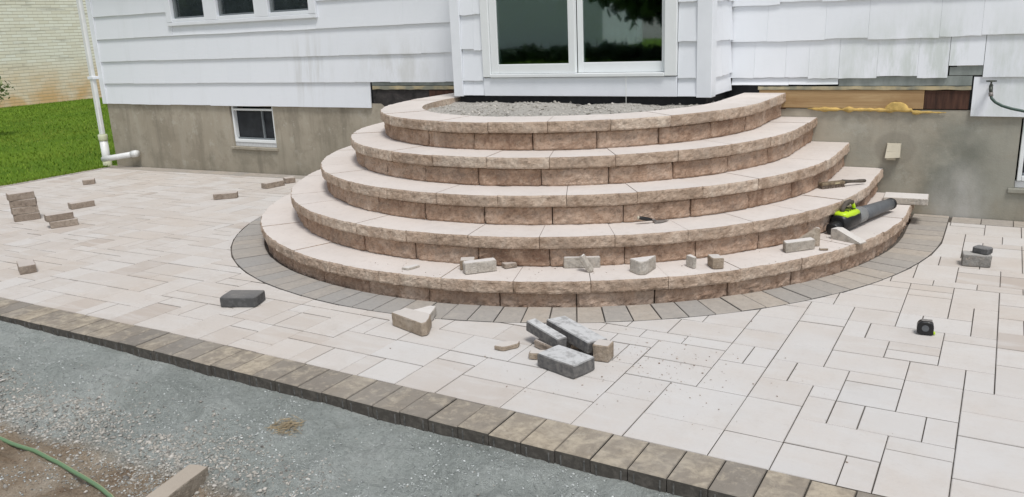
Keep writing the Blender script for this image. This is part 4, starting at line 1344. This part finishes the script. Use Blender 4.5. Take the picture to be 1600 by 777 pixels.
# rubble pile
loose('grey_paver', 'dusty grey paver at the front of the rubble pile', 'paver', rect(-1.712, 3.283, .245, .155, -16), .003, .068, 'dusty_paver', .001, .005)
def slab(name, label, L, w, h, loc, rot, mat, cat='slab'):
    v = []
    mb = MB().bbox(-L / 2, L / 2, -w / 2, w / 2, 0, h, .005)
    o = mb.build(name, mat)
    o.location = loc; o.rotation_euler = rot
    return tag(o, label, cat)
slab('stone_slab', 'narrow grey stone bar leaning on the left of the rubble pile', .27, .062, .06, (-1.925, 3.475, .050), (0, math.radians(6), math.radians(-24)), 'dusty_paver')
slab('stone_slab', 'wide dust-covered slab at the back of the rubble pile', .36, .125, .062, (-1.80, 3.565, .034), (math.radians(-4), math.radians(4), math.radians(-26)), 'dusty_paver')
loose('stone_cube', 'tan upright offcut at the right end of the rubble pile', 'stone', rect(-1.595, 3.465, .085, .085, 4), .003, .085, 'offcut', .002, .005)
loose('stone_shard', 'rounded tan shard poking out left of the dusty paver', 'shard', rect(-1.895, 3.34, .10, .06, 20), .003, .032, 'offcut', .003, .008)
loose('stone_shard', 'brown broken piece under the leaning grey bar', 'shard', rect(-1.90, 3.475, .15, .10, -20), .003, .040, 'loose_brick', .004, .006)
loose('stone_shard', 'tan broken piece under the wide dust-covered slab', 'shard', rect(-1.74, 3.56, .14, .08, 10), .003, .030, 'offcut', .004, .006)
# right side
loose('stone_block', 'grey block on the right patio with a smaller one on top', 'block', rect(-0.055, 5.88, .165, .11, 6), .003, .075, 'grey_offcut', .002, .006)
loose('stone_block', 'small dark piece resting on the grey block at right', 'block', rect(-0.025, 5.90, .10, .075, -25), .080, .040, 'grey_paver', .002, .006)
# on the first tread
T1 = TOP[0] + .0025
loose('stone_shard', 'thin pale chip at the left of the lowest tread', 'shard', [(-3.18, 3.885), (-3.125, 3.885), (-3.10, 3.975), (-3.14, 3.99)], T1, .014, 'pale_offcut', .001, .003)
loose('stone_block', 'short tan block behind the long pale bar on the lowest tread', 'block', rect(-2.80, 4.075, .095, .085, 30), T1, .062, 'offcut', .002, .005)
loose('stone_bar', 'long pale bar lying on the lowest tread left of centre', 'bar', rect(-2.69, 4.045, .205, .065, 47), T1, .070, 'pale_offcut', .002, .005)
loose('stone_shard', 'small dark wedge right of the long pale bar', 'shard', [(-2.62, 4.18), (-2.57, 4.15), (-2.52, 4.215), (-2.55, 4.235)], T1, .028, 'loose_brick', .002, .004)
loose('stone_bar', 'pale bar standing against the riser behind a leaning piece', 'bar', rect(-2.15, 4.375, .225, .05, 26), T1, .066, 'pale_offcut', .002, .005)
slab('stone_bar', 'thin pale piece leaning on the bar against the riser', .115, .045, .030, (-2.095, 4.295, T1 + .042), (math.radians(8), math.radians(58), math.radians(12)), 'pale_offcut', 'bar')
loose('stone_wedge', 'triangular pale wedge in the middle of the lowest tread', 'stone', [(-1.845, 4.395), (-1.765, 4.345), (-1.725, 4.365), (-1.72, 4.52)], T1, .082, 'pale_offcut', .0015, .005)
loose('stone_block', 'thin upright pale piece right of the triangular wedge', 'block', [(-1.575, 4.635), (-1.515, 4.595), (-1.50, 4.615), (-1.555, 4.665)], T1, .068, 'pale_offcut', .0015, .004)
loose('stone_block', 'tan cube right of the thin upright piece on the lowest tread', 'block', [(-1.465, 4.705), (-1.405, 4.625), (-1.345, 4.66), (-1.405, 4.74)], T1, .066, 'offcut', .002, .005)
loose('stone_bar', 'pale bar in front of the triangular piece near the leaf blower', 'bar', [(-1.095, 5.135), (-0.945, 5.30), (-0.985, 5.355), (-1.13, 5.20)], T1, .062, 'pale_offcut', .002, .005)
mb = MB()          # upright triangle
pr = [(-0.15, 0), (0.055, 0), (0.055, 0.115), (0.035, 0.120)]
v = [(x, -.016, z) for x, z in pr] + [(x, .016, z) for x, z in pr]
mb.add(v, [(0, 1, 2, 3), (7, 6, 5, 4), (0, 4, 5, 1), (1, 5, 6, 2), (2, 6, 7, 3), (3, 7, 4, 0)])
o = mb.build('stone_wedge', 'offcut'); o.location = (-0.99, 5.365, T1); o.rotation_euler = (0, 0, math.radians(32))
tag(o, 'upright triangular piece behind the pale bar near the leaf blower', 'stone')
mb = MB()          # sloping wedge
pr = [(-0.10, 0), (0.115, 0), (0.115, .008), (-0.06, .072), (-0.10, .068)]
v = [(x, -.035, z) for x, z in pr] + [(x, .035, z) for x, z in pr]
mb.add(v, [(0, 1, 2, 3, 4), (9, 8, 7, 6, 5)] + [(i, 5 + i, 5 + (i + 1) % 5, (i + 1) % 5) for i in range(5)])
o = mb.build('stone_wedge', 'pale_offcut'); o.location = (-0.80, 5.585, T1); o.rotation_euler = (0, 0, math.radians(-24))
tag(o, 'sloping pale wedge right beside the leaf blower', 'stone')
loose('stone_shard', 'tiny tan chip in front of the upright triangle', 'shard', rect(-0.895, 5.30, .05, .03, 20), T1, .012, 'offcut', .002, .003)
# spare cap lying over the right end of the lowest tread
slab('spare_cap', 'loose cap slab lying across the right end of the lowest tread by the wall', .315, .215, .05, (-0.585, 6.935, T1), (0, 0, math.radians(3)), 'pale_offcut', 'slab')

# brown cut-off lying on the gravel at the lower left
zb = -0.130
bl = loose('stone_bar', 'tan rectangular bar lying on gravel at the bottom left', 'bar', rect(-2.665, 1.755, .29, .09, 102), zb, .072, 'bar_stone', .0015, .004)

# saw crumbs on the patio
P, S, TT = [], [], []
for q in range(520):
    if q < 300: x, y = rng.normal(-1.42, .22), rng.normal(3.52, .16)
    elif q < 420: x, y = rng.normal(-1.7, .5), rng.normal(3.2, .2)
    else: x, y = rng.normal(-1.3, .35), rng.normal(3.6, .3)
    if y < 2.8 or math.hypot(x - CX, y - CY) < RING: continue
    s = 0.0012 * (5 ** (rng.uniform() ** 2.2))
    P.append((x, y, .001 + s * .3)); S.append(s); TT.append(rng.uniform())
for q in range(90):
    th = rng.uniform(-5, 75); r = rng.uniform(2.46, 2.73)
    x, y = arc(th, r, 2.7); s = 0.0015 * (4 ** rng.uniform())
    P.append((x, y, TOP[0] + .001 + s * .3)); S.append(s); TT.append(rng.uniform())
tag(pebbles('stone_crumbs', np.array(P), np.array(S), 'crumb', np.array(TT)), 'brown stone crumbs scattered round the rubble pile', 'crumbs', kind='stuff')

# ------------------------------------------------------------------ tape measure
tm = empty('tape_measure', (-0.235, 4.455, .003))
tag(tm, 'small black tape measure lying on the right patio', 'tape measure')
tm.rotation_euler = (0, 0, math.radians(6))
def rounded(L, h, w, r, seg=5):
    pr = []
    for cx_, cz_, a0 in ((L / 2 - r, h - r, 0), (-L / 2 + r, h - r, 90), (-L / 2 + r * .6, r * .6, 180), (L / 2 - r * .3, r * .3, 270)):
        rr = r if a0 < 180 else (r * .6 if a0 == 180 else r * .3)
        for s in range(seg + 1):
            a = math.radians(a0 + 90 * s / seg)
            pr.append((cx_ + rr * math.cos(a), cz_ + rr * math.sin(a)))
    n = len(pr)
    v = [(x, -w / 2, z) for x, z in pr] + [(x * .9, -w / 2 - .004, h / 2 + (z - h / 2) * .9) for x, z in pr] + [(x, w / 2, z) for x, z in pr] + [(x * .9, w / 2 + .004, h / 2 + (z - h / 2) * .9) for x, z in pr]
    f = [tuple(n + i for i in range(n)), tuple(3 * n + i for i in range(n))[::-1]]
    for i in range(n):
        j = (i + 1) % n
        f += [(i, j, n + j, n + i), (i, 2 * n + i, 2 * n + j, j), (2 * n + i, 3 * n + i, 3 * n + j, 2 * n + j)]
    return MB().add(v, f)
rounded(.078, .070, .040, .028).build('tape_case', 'black_plastic', tm, False)
MB().bbox(-.02, .03, -.012, .012, .0705, .074, .001).build('tape_clip', 'steel', tm)
MB().bbox(.034, .048, -.010, .010, .002, .012, .001).build('tape_tongue', 'lime_plastic', tm)
lb = MB().tube([(0, -.0246, .036), (0, -.0266, .036)], .017, 16).build('tape_label', 'grey_plastic', tm)

# ------------------------------------------------------------------ leaf blower
bw = empty('leaf_blower', (-0.885, 5.80, T1))
tag(bw, 'lime green and black cordless leaf blower lying on the lowest tread', 'leaf blower')
bw.rotation_euler = (0, 0, math.radians(72.5))
def ell(x, ry, rz, zc, n=16, sq=2.6):
    out = []
    for k_ in range(n):
        a = 2 * math.pi * k_ / n
        c_, s_ = math.cos(a), math.sin(a)
        out.append((x, ry * math.copysign(abs(c_) ** (2 / sq), c_), zc + rz * math.copysign(abs(s_) ** (2 / sq), s_)))
    return out
def loft(secs, name, mat, smooth=True):
    v, f = [], []
    n = len(secs[0])
    for s in secs: v += s
    for i in range(len(secs) - 1):
        for k_ in range(n): f.append((i * n + k_, i * n + (k_ + 1) % n, (i + 1) * n + (k_ + 1) % n, (i + 1) * n + k_))
    f.append(tuple(range(n))[::-1]); f.append(tuple((len(secs) - 1) * n + k_ for k_ in range(n)))
    return MB().add(v, f).build(name, mat, bw, smooth)
loft([ell(-.035, .045, .045, .062), ell(-.03, .058, .056, .062), ell(.05, .066, .062, .066), ell(.15, .066, .062, .068), ell(.19, .060, .058, .068)], 'motor_housing', 'black_plastic')
loft([ell(-.115, .036, .034, .038), ell(-.11, .042, .038, .040), ell(-.045, .044, .042, .046), ell(-.035, .040, .036, .046)], 'battery', 'black_plastic')
loft([ell(-.02, .030, .014, .118), ell(0, .052, .024, .114), ell(.09, .060, .028, .114), ell(.17, .056, .026, .112), ell(.20, .040, .014, .112)], 'top_shell', 'lime_plastic')
for q in range(4):
    MB().bbox(.045 + .03 * q, .057 + .03 * q, -.034, .034, .138, .1435, .001).build('air_slot', 'black_plastic', bw)
loft([ell(.185, .060, .058, .068, sq=2.2), ell(.20, .063, .061, .068, sq=2), ell(.30, .060, .058, .068, sq=2), ell(.305, .057, .055, .068, sq=2)], 'tube_collar', 'mid_plastic')
loft([ell(.300, .055, .053, .067, sq=2), ell(.45, .050, .049, .066, sq=2), ell(.62, .045, .045, .063, sq=2), ell(.76, .041, .041, .060, sq=2)], 'blower_tube', 'grey_plastic')
loft([ell(.755, .044, .044, .060, sq=2), ell(.785, .044, .044, .060, sq=2), ell(.79, .034, .034, .060, sq=2)], 'nozzle_ring', 'black_plastic')
MB().tube([(.02, 0, .128), (.035, 0, .165), (.07, 0, .190), (.12, 0, .193), (.16, 0, .180)], [.016, .016, .015, .015, .016], 10).build('handle', 'tool_dark', bw, True)
MB().tube([(.155, 0, .182), (.185, 0, .150), (.20, 0, .115)], [.013, .012, .014], 10).build('handle_strut', 'lime_plastic', bw, True)
MB().bbox(.08, .11, -.008, .008, .168, .181, .002).build('trigger', 'black_plastic', bw)

# brush on the second tread
br = empty('hand_brush', (-1.07, 6.27, TOP[1] + .002))
tag(br, 'worn wooden hand brush lying on the second tread above the leaf blower', 'brush')
br.rotation_euler = (0, 0, math.radians(48))
MB().bbox(-.05, .15, -.026, .026, .022, .046, .006).build('brush_block', 'tool_wood', br)
v = []
mb = MB()
for a in range(14):
    for b in range(4):
        mb.tube([(-.043 + .014 * a, -.02 + .0133 * b, .024), (-.048 + .0145 * a + random.gauss(0, .003), -.024 + .016 * b, .001)], .0052, 5)
mb.build('bristles', 'bristle', br)
MB().tube([(.145, 0, .034), (.19, 0, .034), (.24, 0, .030), (.30, 0, .027), (.345, 0, .024), (.352, 0, .024)], [.020, .013, .011, .014, .013, .008], 10).build('brush_handle', 'tool_dark', br, True)
MB().bbox(.06, .10, -.0275, .0275, .0295, .0405, .001).build('label_band', 'old_wood', br)

# trowel against the third riser
tr = empty('hand_trowel', (-1.925, 4.765, TOP[1] + .002))
tag(tr, 'small trowel with a black grip and pale butt against the third riser', 'trowel')
tr.rotation_euler = (0, 0, math.radians(44)); tr.scale = (.78, .78, .85)
MB().tube([(-.012, 0, .048), (0, 0, .047), (.03, 0, .040), (.08, 0, .030), (.105, 0, .025)], [.010, .013, .0145, .0135, .009], 12).build('grip', 'black_plastic', tr, True)
MB().tube([(-.022, 0, .051), (-.018, 0, .0505), (-.010, 0, .0485)], [.008, .0125, .0125], 12).build('butt_cap', 'vent_plastic', tr, True)
MB().tube([(.10, 0, .026), (.125, 0, .024), (.14, 0, .010)], [.005, .005, .005], 8).build('tang', 'steel', tr, True)
MB().prism([(.12, -.030), (.17, -.038), (.255, 0), (.17, .038), (.12, .030)], .004, .009).build('blade', 'steel', tr)

# ------------------------------------------------------------------ neighbours
bh = empty('brick_house', (-26.5, 14, -.1))
tag(bh, 'whitewashed brick house with rust stains behind the lawn', 'house')
BINV = Matrix.Translation((26.5, -14, .1))
def bb(mb, n_, m_):
    o = mb.build(n_, m_); o.parent = bh; o.matrix_parent_inverse = BINV
bb(MB().box(-36, -26.5, 4.0, 26.0, -.25, 5.6), 'wall', 'white_brick')
mb = MB(); mb.add([(-36.4, 3.6, 5.61), (-26.1, 3.6, 5.61), (-26.1, 26.4, 5.61), (-36.4, 26.4, 5.61), (-31.2, 3.6, 8.4), (-31.2, 26.4, 8.4)], [(0, 1, 4), (1, 2, 5, 4), (2, 3, 5), (3, 0, 4, 5), (0, 3, 2, 1)])
bb(mb, 'roof', 'roofing')

def leaves(mb_list, centers, n, size, spread, seed):
    r_ = np.random.default_rng(seed)
    c_ = np.array(centers)
    idx = r_.integers(0, len(c_), n)
    d = r_.normal(0, 1, (n, 3)); d /= np.linalg.norm(d, axis=1)[:, None]
    p = c_[idx] + d * (spread * r_.uniform(.2, 1, n) ** .5)[:, None]
    a = r_.normal(0, 1, (n, 3)); a /= np.linalg.norm(a, axis=1)[:, None]
    b = np.cross(a, d); b /= np.linalg.norm(b, axis=1)[:, None] + 1e-6
    s = size * r_.uniform(.6, 1.3, n)[:, None]
    V = np.stack([p - a * s, p + b * s * .45, p + a * s, p - b * s * .45], 1).reshape(-1, 3)
    return V, np.arange(4 * n).reshape(-1, 4), np.repeat(np.clip(r_.normal(.5, .25, n), 0, 1), 4)
def tree(name, label, x, y, h, cr, mat, n, size, seed, group=None, base=-.1):
    r_ = random.Random(seed)
    e = empty(name, (x, y, base))
    tag(e, label, 'tree' if h > 2 else 'shrub', group)
    mb = MB()
    mb.tube([(0, 0, -.1), (.02 * h, 0, h * .25), (.01 * h, .02 * h, h * .5), (0, .01 * h, h * .8)], [h * .03, h * .024, h * .015, h * .005], 8)
    cents = []
    for q in range(16):
        a, el = r_.uniform(0, 6.28), r_.uniform(.1, 1.2)
        z0 = h * r_.uniform(.04 if h > 2 else .2, .6)
        L = cr * r_.uniform(.6, 1.0)
        tip = (L * math.cos(a) * math.cos(el * .7), L * math.sin(a) * math.cos(el * .7), min(h, z0 + L * math.sin(el) + h * .1))
        mb.tube([(0, 0, z0), tuple(0.5 * tip[d] + (0, 0, z0)[d] * .5 + r_.uniform(-.05, .05) * h for d in range(3)), tip], [h * .010, h * .007, h * .003], 6)
        cents += [tip, tuple(.65 * tip[d] + .35 * (0, 0, z0)[d] for d in range(3))]
    cents.append((0, 0, h * .92))
    o = mb.build('trunk', 'bark', e, True)
    V, F, T_ = leaves(None, cents, n, size, cr * .38, seed)
    np_mesh('crown', V, F, mat, T_, False, e)
tree('garden_shrub', 'small pale-leaved shrub before the whitewashed brick house', -18.05, 9.0, 1.35, .62, 'shrub_leaf', 900, .05, 3, None, -.115)
# trees and a house behind the viewer, mirrored in the door glass
TG = 'trees behind the viewer mirrored in the door'
tree('garden_tree', 'broad dark tree behind the viewer mirrored in the right door pane', -10.2, -17.0, 8.5, 3.4, 'leaf', 11000, .30, 11, TG)
tree('garden_tree', 'tall dark tree behind the viewer mirrored at the centre of the door', -11.8, -24.0, 11.0, 4.0, 'leaf', 11000, .34, 12, TG)
tree('garden_tree', 'round dark tree behind the viewer mirrored left of the white house', -42.0, -24.0, 9.5, 4.5, 'leaf', 7000, .30, 13, TG)
tree('garden_tree', 'dark tree behind the viewer mirrored in the kitchen window', -33.0, -10.0, 10.0, 5.0, 'leaf', 7000, .30, 14, TG)
hd = empty('hedge', (-19, -24, -.2))  # added hedge, keeps the bright lawn out of the door reflection
tag(hd, 'low dark hedge added behind the viewer to cover the lawn mirrored in the door', 'hedge')
V, F, T_ = leaves(None, [(-7.5 + 15 * q / 59, random.uniform(-.4, .4), random.uniform(.2, .55)) for q in range(60)], 9000, .14, .42, 31)
np_mesh('foliage', V, F, 'leaf', T_ * .25, False, hd)
mb = MB()
for q in range(30):
    x = -7.4 + 0.5 * q
    mb.tube([(x, 0, -.05), (x + .1, .05, .6), (x + .05, -.05, 1.1)], [.03, .02, .008], 6)
mb.build('stem', 'bark', hd)
wh = empty('far_house', (-34, -46, -.3))
tag(wh, 'white gabled house behind the viewer mirrored in the left door pane', 'house')
WINV = Matrix.Translation((34, 46, .3))
o = MB().box(-43, -27, -54, -46, -.29, 6.0).build('wall', 'siding'); o.parent = wh; o.matrix_parent_inverse = WINV
mb = MB(); mb.add([(-43.3, -54.3, 6.01), (-26.7, -54.3, 6.01), (-26.7, -45.7, 6.01), (-43.3, -45.7, 6.01), (-43.3, -50, 9.2), (-26.7, -50, 9.2)], [(0, 1, 5, 4), (2, 3, 4, 5), (1, 2, 5), (3, 0, 4), (0, 3, 2, 1)])
o = mb.build('roof', 'roofing'); o.parent = wh; o.matrix_parent_inverse = WINV
